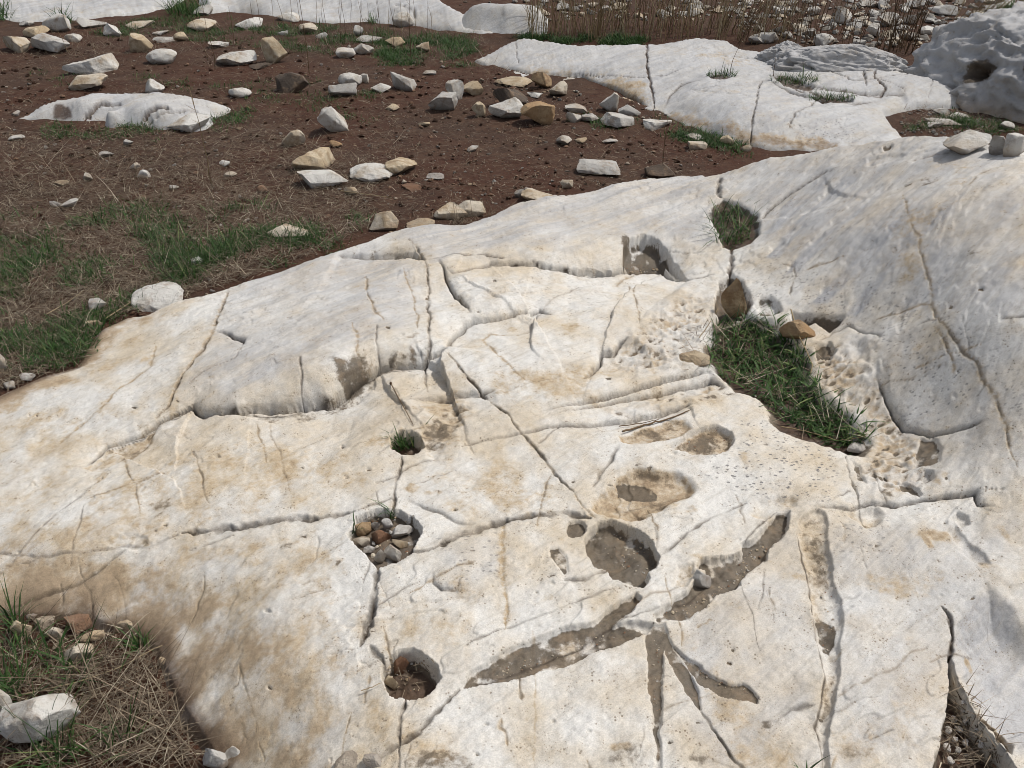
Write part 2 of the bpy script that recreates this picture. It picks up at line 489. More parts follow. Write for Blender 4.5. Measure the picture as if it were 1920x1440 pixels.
        for kind, q, m, sd, p in self.cuts:
            pad = {'crack': 4 * p.get('w', 0) + 0.01, 'hole': 2 * p.get('wall', 0) + 0.02, 'pitted': 0.02}[kind]
            k = (xw > q[:, 0].min() - pad) & (xw < q[:, 0].max() + pad) & (yw > q[:, 1].min() - pad) & (yw < q[:, 1].max() + pad)
            if not k.any(): continue
            X, Y = xw[k], yw[k]
            if kind == 'crack':
                d, side, s, _, T = line_dist(X, Y, q)
                w = p['w'] * np.clip(0.85 + 0.75 * perlin(X * 19 + 7, Y * 19) + 0.6 * perlin(X * 55, Y * 55 + 3), 0.3, 2.2) * (0.35 + 0.65 * sstep(0, 0.12, s) * sstep(1, 0.88, s))
                r = d / np.maximum(w, 1e-5)
                prof = np.clip(1 - r ** 2, 0, 1)
                brk = np.clip(0.7 + 0.9 * perlin(X * 14 - 4, Y * 14), 0.15, 1)
                c = p['depth'] * prof * brk
                halo = np.exp(-(r / 1.15) ** 2) * brk
                A['line'][k] = np.maximum(A['line'][k], p['dirt'] * np.exp(-(r / 0.9) ** 2) * np.clip(brk + .25, 0, 1))  # dirt in the crack and its shade, painted as one dark line
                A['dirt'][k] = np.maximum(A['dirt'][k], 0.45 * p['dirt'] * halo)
                A['soil'][k] = np.maximum(A['soil'][k], p['soil'] * np.clip(1.3 - r, 0, 1))
                A['vein'][k] = np.maximum(A['vein'][k], p['vein'] * np.exp(-(r / 1.9) ** 2))
            elif kind == 'hole':
                d = poly_sdf(X, Y, q)
                w = p['wall']
                d = d - 0.0035 * np.abs(perlin(X * 48 + 3, Y * 48)) + 0.0012
                f = np.clip((d + 0.15 * w) / w, 0, 1)
                prof = np.sqrt(np.clip(1 - (1 - f) ** 2, 0, 1)) if w < 0.02 else sstep(0, 1, f)
                bot = 1 + 0.55 * p['rough'] * fbm(X * 20, Y * 20, 3, 0.4)
                if p['pits']:
                    c1, c2, r = cells(X * 30, Y * 30)
                    bot = bot + 0.8 * p['pits'] * (0.5 - c1) ** 2 * np.sign(0.5 - c1) * 2
                c = 0.68 * p['depth'] * prof * np.clip(bot, 0.5, 1.5)
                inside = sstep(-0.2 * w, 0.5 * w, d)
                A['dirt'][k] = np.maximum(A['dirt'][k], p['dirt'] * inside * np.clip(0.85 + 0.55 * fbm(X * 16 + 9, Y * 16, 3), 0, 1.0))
                A['soil'][k] = np.maximum(A['soil'][k], p['soil'] * sstep(0.3 * w, 1.0 * w, d))
                A['ochre'][k] = np.maximum(A['ochre'][k], p['ochre'] * inside)
            else:
                d = poly_sdf(X, Y, q)
                f = sstep(-0.5 * p['edge'], p['edge'], d)
                xa, ya = X * 0.8 + Y * 0.6, (-X * 0.6 + Y * 0.8) * 1.5
                wx, wy = 0.4 * p['size'] * perlin(X * 16, Y * 16 + 3), 0.4 * p['size'] * perlin(X * 16 + 9, Y * 16)
                xa, ya = xa + wx, ya + wy
                c1, c2, r = cells(xa / p['size'], ya / p['size'])
                e1, e2, r2 = cells(xa * 2.1 / p['size'] + 9, ya * 2.1 / p['size'])
                amp = 0.3 + 0.7 * r
                c = f * 0.8 * p['depth'] * (np.clip(1.1 - 2.0 * c1 ** 2, 0, 1.1) * amp + 0.22 * np.clip(1 - 2 * e1 ** 2, 0, 1) + 0.5 * fbm(X * 18, Y * 18, 2))
                A['dirt'][k] = np.maximum(A['dirt'][k], 1.5 * p['dirt'] * f * np.clip(1.1 - 1.5 * c1, 0, 1) * sstep(0.35, 0.85, r))
                A['ochre'][k] = np.maximum(A['ochre'][k], p['ochre'] * f * np.clip(1.2 - 1.2 * c1, 0, 1))
                A['wash'][k] = np.maximum(A['wash'][k], 0.9 * p['ochre'] * f * np.clip(1.25 - 1.5 * c1, 0, 1))
                cut[k] += c
                continue
            cut[k] = np.maximum(cut[k], c)
        z = z - cut
        for st in self.stains:
            if st[0] == 'area':
                _, kind, q, m, sd, S, e = st
                pad = 1.5 * e
                k = (x > q[:, 0].min() - pad) & (x < q[:, 0].max() + pad) & (y > q[:, 1].min() - pad) & (y < q[:, 1].max() + pad)
                X, Y = x[k], y[k]
                f = S * sstep(-0.5 * e, 0.7 * e, poly_sdf(X, Y, q) + e * 0.5 * fbm(X * 9, Y * 9, 3))
            else:
                _, kind, c, m, sd, S, (rx, ry) = st
                k = (np.abs(x - c[0]) < 2 * rx) & (np.abs(y - c[1]) < 2 * ry)
                X, Y = x[k], y[k]
                r = np.hypot((X - c[0]) / rx, (Y - c[1]) / ry) + 0.45 * fbm(X * 0.5 / rx + 3, Y * 0.5 / ry, 3)
                f = S * sstep(1.1, 0.25, r)
            if k.any(): A[kind][k] = np.maximum(A[kind][k], f)
        return z, A
    def at(self, u, v):
        """the point of the finished rock that a photograph pixel shows"""
        f = lambda x, y: self.surface(np.atleast_1d(x), np.atleast_1d(y))[0].reshape(np.shape(x))
        return on_surface(u, v, f)
    def build(self, name, us, vs, zref, floor=0.0, keep=0.09, parts=None, loc=None, detail=1.0, extra=None, mat=None):
        U, V = np.meshgrid(us, vs)
        X, Y = on_plane(U, V, zref)
        x, y = X.ravel(), Y.ravel()
        z, A = self.surface(x, y, detail)
        if extra: extra(x, y, z, A)
        nu, nv = len(us), len(vs)
        idx = np.arange(nu * nv).reshape(nv, nu)
        F = np.stack([idx[:-1, :-1], idx[1:, :-1], idx[1:, 1:], idx[:-1, 1:]], -1).reshape(-1, 4)
        low = z < floor - keep
        F = F[~low[F].all(1)]
        if loc is None: loc = (float(self.poly[:, 0].mean()), float(self.poly[:, 1].mean()), 0.0)
        co = np.stack([x - loc[0], y - loc[1], z - loc[2]], 1)
        def piece(nm, FF, parent, at):
            used = np.unique(FF); remap = np.zeros(len(co), np.int64); remap[used] = np.arange(len(used))
            me = mesh_from(nm, co[used], remap[FF], True, {k: a[used] for k, a in A.items()})
            return link(nm, me, mat or MARBLE, parent, at)
        if not parts:
            return piece(name, F, None, loc)
        root = empty(name, loc)
        cx, cy = x[F].mean(1), y[F].mean(1)
        wa = self.warp
        xw = cx + wa * (0.006 * perlin(cx * 11 + 3, cy * 11) + 0.0026 * perlin(cx * 37, cy * 37 + 5))
        yw = cy + wa * (0.006 * perlin(cx * 11 - 8, cy * 11 + 21) + 0.0026 * perlin(cx * 37 + 40, cy * 37))
        owner = np.zeros(len(F), int)
        for i, s in enumerate(parts):
            q, m, sd = self._map(pts(s))
            ins = poly_sdf(xw, yw, q) > 0
            owner[ins & (owner == 0)] = i + 1
        for i in range(len(parts) + 1):
            if (owner == i).sum() > 50: piece({1: 'dome', 3: 'block'}.get(i, 'slab'), F[owner == i], root, (0, 0, 0))
        return root

def span(a, b, lo, hi, fine, coarse):
    """grid lines: fine inside lo..hi, coarse out to a and b"""
    left = np.arange(lo, a, -coarse)[::-1][:-1] if a < lo else np.zeros(0)
    mid = np.arange(lo, hi, fine)
    right = np.arange(hi, b, coarse)
    return np.concatenate([left, mid, right])

# ------------------------------------------------------------------ the large foreground outcrop
main_rock = Outcrop(
    ctrl='0,1000,.03 0,850,.02 200,750,.06 400,620,.09 600,600,.16 540,700,.165 770,640,.19 700,520,.12 800,480,.14 '
         '1000,430,.14 1200,380,.13 1290,420,.15 1000,560,.17 1200,600,.17 1100,700,.175 900,760,.17 600,850,.135 300,900,.085 '
         '100,1050,.05 300,1050,.075 170,1110,.034 500,1150,.125 700,1300,.15 480,1380,.065 400,1220,.060 900,900,.165 900,1150,.175 '
         '1150,900,.18 1150,1250,.18 1000,1440,.165 1400,1050,.185 1450,850,.18 1400,650,.15 1375,480,.15 1350,1300,.185 '
         '1600,1150,.2 1700,950,.215 1640,1400,.19 1600,620,.23 1500,500,.25 1450,400,.22 1560,400,.33 1660,360,.43 1700,400,.46 1800,330,.54 1900,340,.58 '
         '1900,500,.52 1720,560,.35 1800,600,.41 1900,750,.36 1750,760,.25 1850,900,.26 1900,1000,.24 1800,1050,.225 1880,1200,.19 '
         '2100,350,.62 2100,700,.46 2100,1100,.22 2100,1500,.16 1500,1600,.18 900,1650,.16 600,1600,.10',
    outline='-300,880,.0 0,744,.0 90,706,.0 147,690,.0 163,655,.0 193,616,.01 240,594,.01 287,586,.02 347,562,.03 393,553,.03 490,524,.045 '
            '567,494,.06 627,474,.08 740,434,.10 807,421,.10 873,421,.09 927,402,.09 977,379,.09 1113,357,.10 1160,345,.11 '
            '1210,336,.11 1270,332,.11 1312,331,.11 1330,332,.13 1370,321,.18 1440,297,.26 1490,292,.29 1570,274,.37 1600,270,.39 '
            '1665,262,.45 1685,256,.47 1750,256,.52 1785,256,.54 1902,284,.57 1960,288,.58 2180,300,.6 2300,700,.42 2300,1100,.2 '
            '2250,1700,.15 1300,1800,.15 560,1700,.03 470,1560,.02 432,1440,.02 400,1400,.02 352,1330,.02 322,1270,.02 298,1212,.02 270,1186,.02 '
            '200,1164,.015 150,1150,.01 60,1148,.0 0,1142,.0 -150,1130,.0 -300,1140,-.02')
R = main_rock
# ledges, drawn so that the lower side is on the right of the line
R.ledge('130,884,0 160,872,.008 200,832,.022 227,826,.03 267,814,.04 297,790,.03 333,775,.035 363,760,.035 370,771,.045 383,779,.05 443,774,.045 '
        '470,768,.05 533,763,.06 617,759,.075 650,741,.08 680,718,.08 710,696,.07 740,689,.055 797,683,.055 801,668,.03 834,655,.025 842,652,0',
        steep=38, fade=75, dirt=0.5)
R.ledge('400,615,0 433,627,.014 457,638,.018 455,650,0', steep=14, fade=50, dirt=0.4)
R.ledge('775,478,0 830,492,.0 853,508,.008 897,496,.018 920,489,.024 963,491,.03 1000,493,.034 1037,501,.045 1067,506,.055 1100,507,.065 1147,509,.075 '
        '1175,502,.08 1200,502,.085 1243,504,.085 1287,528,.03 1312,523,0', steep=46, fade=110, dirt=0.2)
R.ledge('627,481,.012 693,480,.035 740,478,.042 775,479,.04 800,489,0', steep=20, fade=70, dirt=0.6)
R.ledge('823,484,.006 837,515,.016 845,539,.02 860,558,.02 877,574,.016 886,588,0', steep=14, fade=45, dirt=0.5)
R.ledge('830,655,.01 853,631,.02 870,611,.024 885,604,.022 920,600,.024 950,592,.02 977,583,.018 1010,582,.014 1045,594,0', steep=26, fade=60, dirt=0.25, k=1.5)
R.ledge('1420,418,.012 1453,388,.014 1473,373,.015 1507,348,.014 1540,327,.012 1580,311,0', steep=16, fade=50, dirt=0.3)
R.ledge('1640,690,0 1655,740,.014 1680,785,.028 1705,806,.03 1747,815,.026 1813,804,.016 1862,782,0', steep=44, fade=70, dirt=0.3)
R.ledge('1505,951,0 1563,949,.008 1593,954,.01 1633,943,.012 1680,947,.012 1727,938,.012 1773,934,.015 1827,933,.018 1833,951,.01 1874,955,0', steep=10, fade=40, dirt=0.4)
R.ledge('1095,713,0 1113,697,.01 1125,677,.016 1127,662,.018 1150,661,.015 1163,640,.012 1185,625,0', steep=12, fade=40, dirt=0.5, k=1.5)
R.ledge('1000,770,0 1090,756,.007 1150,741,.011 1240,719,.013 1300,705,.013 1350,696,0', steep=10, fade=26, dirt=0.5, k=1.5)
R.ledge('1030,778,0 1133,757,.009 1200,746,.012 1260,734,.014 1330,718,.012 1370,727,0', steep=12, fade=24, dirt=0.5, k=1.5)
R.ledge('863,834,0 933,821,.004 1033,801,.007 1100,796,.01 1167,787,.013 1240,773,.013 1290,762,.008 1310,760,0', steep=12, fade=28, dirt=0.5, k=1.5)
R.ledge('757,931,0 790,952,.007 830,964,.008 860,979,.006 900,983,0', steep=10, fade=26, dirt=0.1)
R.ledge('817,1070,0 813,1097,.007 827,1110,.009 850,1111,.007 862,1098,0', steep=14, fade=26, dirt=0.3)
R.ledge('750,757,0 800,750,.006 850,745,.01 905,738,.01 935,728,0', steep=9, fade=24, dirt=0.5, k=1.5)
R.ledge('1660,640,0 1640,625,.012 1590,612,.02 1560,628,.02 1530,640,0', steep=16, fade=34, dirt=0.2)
# joints and cracks; the first two paint the shadow line under the ledges
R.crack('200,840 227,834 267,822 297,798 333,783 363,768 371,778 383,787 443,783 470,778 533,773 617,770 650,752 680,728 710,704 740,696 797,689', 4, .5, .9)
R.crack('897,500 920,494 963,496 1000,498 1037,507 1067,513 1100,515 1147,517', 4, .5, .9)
R.crack('427,552 403,613 380,652 360,677 337,710 317,760 297,787', 6, 0.9, 0.75, vein=0.8)
R.crack('455,650 440,670 380,700 350,725', 4, 0.6, 0.5)
R.crack('293,647 280,687 227,727 187,767 133,813 100,840', 5, 0.4, 0.25, vein=0.9)
R.crack('190,893 150,930 110,963 83,987 50,1023 20,1060 -30,1105', 5, 0.7, 0.6)
R.crack('767,450 780,462 797,488 800,517 803,567 805,613 803,663 798,683 797,707 800,735', 5, 1.0, 0.75, vein=0.3)
R.crack('797,488 827,480 850,474 887,474 953,487', 4, 0.9, 0.8)
R.crack('560,668 566,700 568,760', 4, 1.1, 0.85)
R.crack('685,520 690,555 705,590 718,600', 4, 0.8, 0.5, vein=0.8)
R.crack('706,610 708,660 710,692', 4, 0.9, 0.7)
R.crack('840,658 857,680 873,701 900,729 907,740 933,761 960,788 980,814 1010,846 1033,877 1053,903 1077,924', 5, 1.1, 0.9, vein=0.5)
R.crack('1077,924 1093,950 1113,970', 4, 0.5, 0.3, vein=0.7)
R.crack('1087,536 1040,560 1010,592 990,620 972,630', 4, 0.4, 0.4, vein=0.2)
R.crack('860,545 960,552 1010,548', 3, 0.3, 0.3)
R.crack('972,630 920,628 905,640 960,690 985,715', 4, 0.4, 0.25, vein=0.9)
R.crack('1350,333 1346,350 1352,368', 10, 0.9, 0.7)
R.crack('1372,465 1371,515', 8, 1.2, 0.9, soil=0.5)
R.crack('1253,471 1300,476 1350,470', 4, 0.7, 0.6)
R.crack('1285,529 1305,522 1340,515', 4, 0.8, 0.7)
R.crack('1467,492 1487,497 1490,520 1485,540 1485,560', 3, 0.7, 0.7, vein=0.4)
R.crack('1423,534 1460,522 1490,518', 3, 0.7, 0.6)
R.crack('1490,518 1580,440 1640,395 1660,370', 4, 0.4, 0.25)
R.crack('1693,363 1703,397 1712,430 1723,440 1733,493 1740,520 1747,547 1757,587 1763,597 1780,628 1807,657 1830,673 1847,717 1853,722 1877,783 1893,833 1907,876', 4, 0.7, 0.55, vein=0.75)
R.crack('1847,717 1830,742', 4, 1.0, 0.7)
R.crack('1727,601 1793,593', 3, 0.7, 0.6)
R.crack('1873,598 1930,596', 4, 0.8, 0.7)
R.crack('1700,306 1735,296 1760,290 1785,286', 4, 0.7, 0.5, vein=0.3)
R.crack('1815,350 1830,330 1860,314 1900,308', 3, 0.5, 0.4, vein=0.5)
R.crack('1587,857 1600,910 1613,950 1622,983', 4, 0.9, 0.7)
R.crack('1633,870 1650,915 1665,945', 4, 0.6, 0.5)
R.crack('1053,799 1010,834', 4, 0.7, 0.6)
R.crack('1163,833 1140,870 1110,912', 7, 0.8, 0.7)
R.crack('863,834 933,820 1033,801', 4, 0.6, 0.6)
R.crack('1115,688 1095,712', 4, 1.0, 0.8)
R.crack('735,722 760,770 773,800', 4, 0.5, 0.45)
R.crack('753,852 747,890 738,932 735,955', 7, 0.8, 0.8)
R.crack('810,858 773,870 753,880 740,893 703,903', 5, 0.7, 0.6)
R.crack('943,987 940,1013 945,1080 948,1127 947,1180', 7, 0.25, 0.1, vein=1.0)
R.crack('873,1213 900,1200 960,1173 1033,1143 1127,1110 1160,1097', 4, 0.8, 0.7)
R.crack('703,1135 747,1110 790,1092', 4, 0.7, 0.6)
R.crack('600,1229 673,1215', 3, 0.7, 0.5)
R.crack('973,1270 977,1310', 6, 0.6, 0.6, vein=0.7)
R.crack('1000,1180 1002,1300 1003,1440', 3, 0.15, 0.1, vein=0.7)
R.crack('760,1312 753,1350 750,1383 747,1417 743,1470', 8, 1.0, 0.85)
R.crack('862,1288 833,1320 813,1343 787,1370 750,1397 708,1421', 11, 0.8, 0.8)
R.crack('870,1287 910,1275 1010,1237 1090,1205 1110,1190 1170,1160 1223,1143 1290,1120 1330,1090', 6, 0.9, 0.9)
R.crack('1237,1045 1265,1025 1290,1000 1340,965 1400,940', 5, 0.9, 0.75)
R.crack('1060,1088 1100,1083 1143,1069', 9, 0.8, 0.8)
R.crack('1120,940 1180,950 1260,925', 3, 0.5, 0.5)
R.crack('1312,1333 1345,1380 1375,1410 1410,1446', 7, 0.9, 0.8)
R.crack('1493,999 1513,1070 1523,1127 1527,1167 1538,1227 1542,1277 1537,1320 1527,1357 1537,1393 1545,1460', 6, 1.2, 0.8, vein=0.2)
R.crack('1740,1213 1707,1223 1673,1257 1613,1290 1570,1310', 5, 0.35, 0.35, vein=0.3)
R.crack('1527,1318 1487,1330 1457,1354 1425,1360', 7, 0.5, 0.6)
R.crack('1763,1137 1783,1157 1788,1193 1784,1235', 7, 1.3, 0.9, soil=0.3)
R.crack('1790,1195 1812,1160 1847,1094', 6, 0.4, 0.2)
R.crack('1395,1010 1437,975 1460,955', 4, 0.8, 0.7)
R.crack('80,1047 20,1062', 4, 0.7, 0.6)
R.crack('233,1034 180,1070 143,1093 93,1113 17,1141', 7, 0.7, 0.65)
R.crack('-20,1035 80,1047 147,1040 190,1030 283,1022 343,1001', 6, 0.6, 0.55)
R.crack('343,1000 417,992 490,982 567,968 640,961 667,958', 15, 0.65, 0.8)
R.crack('593,962 667,957 710,943 735,934', 6, 0.6, 0.6)
R.crack('777,1038 813,1030 837,1017 860,1007 893,997 920,987 953,977 993,970 1027,967 1053,957 1073,962 1103,970', 15, 0.75, 0.85)
R.crack('708,1058 703,1090 700,1117 693,1153 683,1183 676,1212', 15, 0.9, 0.85)
R.crack('693,1213 708,1228 727,1250', 12, 0.8, 0.7)
# fluting on the flank of the dome
for q, w in (('1655,345 1600,385 1540,440 1480,505', 24), ('1600,325 1540,375 1480,430 1440,480', 22), ('1705,405 1650,450 1590,505 1530,560', 26), ('1560,318 1500,370 1445,420', 16),
             ('1760,400 1700,460 1640,520 1590,580', 24), ('1660,400 1600,450 1545,500', 14), ('1630,640 1645,690 1650,740', 20), ('1700,560 1690,600 1685,640', 16), ('1800,480 1770,530 1740,560', 18)):
    R.crack(q, w, 0.16, 0.0)
    R.crack(' '.join('%g,%g' % (a + 12, b + 5) for a, b in pts(q)), w * .6, 0.14, 0.0)
# lesser fractures and chips along the two joint directions
random.seed(21)
for i in range(95):
    u, v = random.uniform(20, 1900), random.uniform(500, 1430)
    if v < 760 - .42 * u + 40 or (u < 420 and v > 1110): continue
    L = random.uniform(30, 150)
    dx, dy = random.choice([(1, -.34), (1, -.30), (.95, -.42), (.32, 1), (.25, 1), (-.25, 1)])
    p_ = []
    for t in (0, .3, .55, .8, 1):
        p_.append('%g,%g' % (u + dx * L * t + random.uniform(-4, 4), v + dy * L * t + random.uniform(-3, 3)))
    R.crack(' '.join(p_), random.uniform(2.2, 3.8), random.uniform(.3, .8), random.uniform(.25, .7), vein=random.choice([0, 0, .4, .8]))
for i in range(110):
    u, v = random.uniform(20, 1900), random.uniform(480, 1430)
    if v < 760 - .42 * u + 40 or (u < 420 and v > 1110): continue
    a, b = random.uniform(2.5, 8), random.uniform(1.5, 4)
    R.hole(' '.join('%g,%g' % (u + a * math.cos(q) * random.uniform(.7, 1.2), v + b * math.sin(q) * random.uniform(.7, 1.2)) for q in (0, 1.05, 2.1, 3.14, 4.2, 5.25)), random.uniform(.003, .008), 3, random.uniform(.3, .9))
# potholes, troughs and grooves
R.hole('652,997 670,967 703,955 747,955 773,970 790,993 780,1020 773,1040 747,1052 710,1060 687,1040 660,1013', .055, 10, 0.85, soil=0.35)
R.hole('715,1267 719,1247 733,1233 757,1220 780,1222 797,1230 817,1247 822,1267 813,1290 793,1308 767,1313 733,1307 717,1287', .075, 12, 0.9, soil=0.85)
R.hole('732,837 730,819 747,809 773,809 790,817 793,833 780,846 757,848', .07, 8, 0.6, soil=0.95)
R.hole('795,855 785,812 800,782 850,760 885,758 862,800 830,842 812,865', .014, 20, 0.45, ochre=0.4, rough=0.6)
R.hole('880,1262 940,1226 1000,1198 1060,1174 1110,1166 1160,1130 1193,1113 1204,1122 1190,1142 1150,1172 1177,1165 1222,1167 1210,1186 1160,1211 1113,1218 '
       '1047,1249 950,1275 900,1283 862,1288', .024, 12, 0.74, ochre=0.5, rough=0.5, pits=0.3)
R.hole('1227,1162 1293,1157 1313,1140 1343,1117 1380,1103 1397,1083 1410,1067 1437,1043 1440,1024 1460,1007 1477,990 1483,960 1460,960 1437,987 1410,1010 '
       '1390,1013 1390,1037 1363,1047 1327,1047 1313,1047 1307,1063 1327,1070 1300,1093 1287,1107 1260,1130 1227,1150', .034, 9, 0.85, rough=0.5, pits=0.4)
R.hole('1260,1100 1270,1065 1295,1058 1300,1075 1285,1100', .012, 12, 0.35, ochre=0.5)
R.hole('1097,1017 1107,987 1120,977 1147,977 1193,993 1223,1020 1237,1047 1230,1070 1213,1078 1218,1090 1207,1103 1177,1097 1150,1083 1143,1067 1117,1062 1103,1043',
       .055, 10, 0.95, rough=0.35, ochre=0.3)
R.hole('1061,990 1064,978 1075,973 1088,975 1098,985 1099,995 1092,1004 1078,1007 1066,1002', .02, 6, 0.75)
R.hole('1033,1030 1050,1027 1063,1045 1067,1070 1058,1080 1045,1065 1035,1050', .007, 7, 0.75, ochre=0.6)
R.hole('1147,907 1157,893 1193,877 1237,883 1270,880 1297,893 1308,913 1300,930 1260,947 1247,960 1223,965 1200,977 1147,973 1127,967 1100,953 1120,925', .034, 24, 0.36, ochre=0.9, rough=0.3)
R.hole('1155,903 1170,896 1200,898 1222,908 1238,917 1234,925 1190,928 1158,922', .035, 5, 1.0, rough=0.0)
R.hole('1253,835 1280,817 1313,800 1343,797 1370,809 1378,823 1363,842 1337,850 1300,850 1273,841', .036, 13, 0.5, ochre=0.9, rough=0.3)
R.hole('1153,817 1167,832 1217,833 1253,824 1280,816 1299,801 1285,783 1253,786 1193,806', .022, 16, 0.4, ochre=0.9, rough=0.3)
R.hole('1313,643 1327,606 1347,594 1400,585 1453,598 1475,615 1500,640 1523,657 1530,690 1525,712 1540,733 1600,770 1634,815 1642,836 1622,856 1592,854 '
       '1560,841 1507,824 1460,808 1437,791 1437,768 1413,748 1373,731 1350,708 1325,690', .055, 34, 0.7, soil=1.0)
R.hole('1322,402 1338,380 1355,370 1378,376 1400,388 1424,402 1428,438 1408,458 1376,470 1355,465 1342,428', .04, 12, 0.7, soil=0.9)
R.hole('1167,468 1181,448 1205,442 1228,448 1250,470 1272,500 1287,527 1250,508 1200,503 1166,506', .085, 5, 0.8, rough=0.05)
R.hole('1343,550 1347,525 1372,513 1392,523 1404,548 1413,568 1400,592 1350,602 1338,575', .06, 12, 0.75, soil=0.3)
R.hole('1414,572 1424,558 1445,554 1464,566 1467,586 1450,592 1425,590', .034, 12, 0.6)
R.hole('1478,585 1520,587 1560,588 1587,588 1574,606 1556,620 1530,605 1490,612', .05, 12, 0.7)
R.hole('1528,650 1552,640 1572,655 1560,672 1535,670', .03, 9, 0.8)
R.hole('1590,640 1620,630 1640,650 1632,680 1600,672', .018, 18, 0.12)
R.hole('1718,875 1716,850 1726,822 1750,820 1768,838 1766,862 1742,872', .016, 10, 0.7, rough=0.4)
R.hole('1686,900 1700,897 1716,906 1729,926 1722,932 1704,920', .02, 8, 0.75)
R.hole('1728,893 1736,882 1749,884 1748,898 1736,904', .022, 8, 0.6)
R.hole('1600,868 1612,872 1624,905 1612,902', .012, 6, 0.55)
R.hole('1585,962 1600,950 1640,942 1660,960 1652,985 1625,992 1600,978', .028, 18, 0.3, ochre=0.3)
R.hole('1783,975 1797,962 1815,968 1818,985 1800,990', .022, 10, 0.35)
R.hole('1775,995 1790,990 1820,1025 1848,1045 1858,1060 1840,1064 1800,1035', .015, 14, 0.35, ochre=0.4)
R.hole('1405,965 1420,935 1455,925 1495,930 1500,952 1478,962 1440,980', .02, 20, 0.3, ochre=0.35)
R.hole('1495,998 1503,975 1530,955 1545,960 1552,1010 1561,1077 1574,1127 1578,1167 1574,1220 1570,1260 1560,1327 1547,1357 1547,1400 1553,1460 1541,1460 1536,1393 1528,1357 '
       '1537,1320 1543,1277 1539,1227 1528,1167 1524,1127 1513,1070', .024, 17, 0.4, ochre=0.35, rough=0.4, pits=0.6)
R.hole('1528,1158 1548,1153 1572,1165 1572,1200 1560,1225 1545,1215', .03, 12, 0.75, rough=0.5)
R.hole('1753,1440 1767,1373 1777,1337 1781,1290 1786,1225 1800,1287 1822,1330 1850,1372 1882,1402 1905,1445 1900,1700 1735,1700', .09, 11, 0.6, soil=1.0, rough=0.1)
R.hole('1795,1197 1814,1162 1848,1097 1920,1168 2010,1230 2010,1400 1900,1400 1830,1340 1803,1280', .06, 60, 0.12, rough=0.1)
R.hole('1830,1335 1860,1330 1885,1360 1905,1392 1896,1410 1860,1372', .05, 14, 0.75, ochre=0.8)
R.hole('1208,1190 1222,1166 1243,1166 1254,1190 1246,1240 1241,1300 1241,1345 1237,1380 1240,1470 1230,1470 1227,1377 1224,1333 1216,1300 1215,1233', .012, 7, 0.78, rough=0.4)
R.hole('1243,1195 1254,1190 1272,1222 1293,1262 1312,1302 1314,1334 1302,1322 1280,1294 1262,1252', .012, 7, 0.8, rough=0.4)
R.hole('1262,1205 1287,1233 1313,1246 1330,1262 1370,1282 1388,1282 1391,1279 1403,1287 1423,1308 1423,1320 1393,1314 1360,1306 1340,1294 1310,1281 1287,1252', .012, 6, 0.8, rough=0.3)
R.hole('443,776 490,769 617,762 655,744 700,717 702,728 672,757 640,770 585,789 545,795 490,790', .018, 10, 0.4, rough=0.1)
R.hole('150,880 200,838 270,822 300,800 290,828 250,858 190,884', .012, 14, 0.4, ochre=0.7, rough=0.3)
R.hole('193,1018 215,1006 262,1006 284,1018 262,1030 238,1032', .007, 9, 0.35, ochre=0.5)
R.hole('790,1000 815,985 860,982 890,980 860,1003 815,1025 785,1030', .006, 14, 0.2)
R.hole('1625,300 1655,292 1690,284 1700,290 1660,304 1630,312', .012, 8, 0.3)
R.hole('1655,275 1672,268 1672,276 1660,284', .025, 5, 0.8)
# honeycombed rock round the grassy hollow, with ribs
R.pitted('1135,662 1165,640 1200,600 1245,565 1300,548 1340,556 1348,600 1318,640 1330,690 1290,706 1240,704 1180,706 1128,690', .036, .016, 45, ochre=0.45, dirt=0.45)
R.pitted('1528,645 1575,640 1635,690 1668,765 1720,815 1750,860 1745,900 1690,930 1600,890 1640,830 1600,768 1535,730 1515,690', .03, .013, 30, ochre=0.65, dirt=0.5)
R.pitted('1600,880 1700,850 1760,900 1720,940 1610,950 1580,930', .04, .006, 20, ochre=0.2, dirt=0.3)
R.pitted('1140,762 1240,725 1340,700 1400,745 1300,765 1200,790 1130,795', .045, .007, 18, ochre=0.2, dirt=0.35)
R.pitted('760,760 800,740 870,730 900,760 860,830 810,870 790,830', .04, .006, 24, ochre=0.5, dirt=0.25)
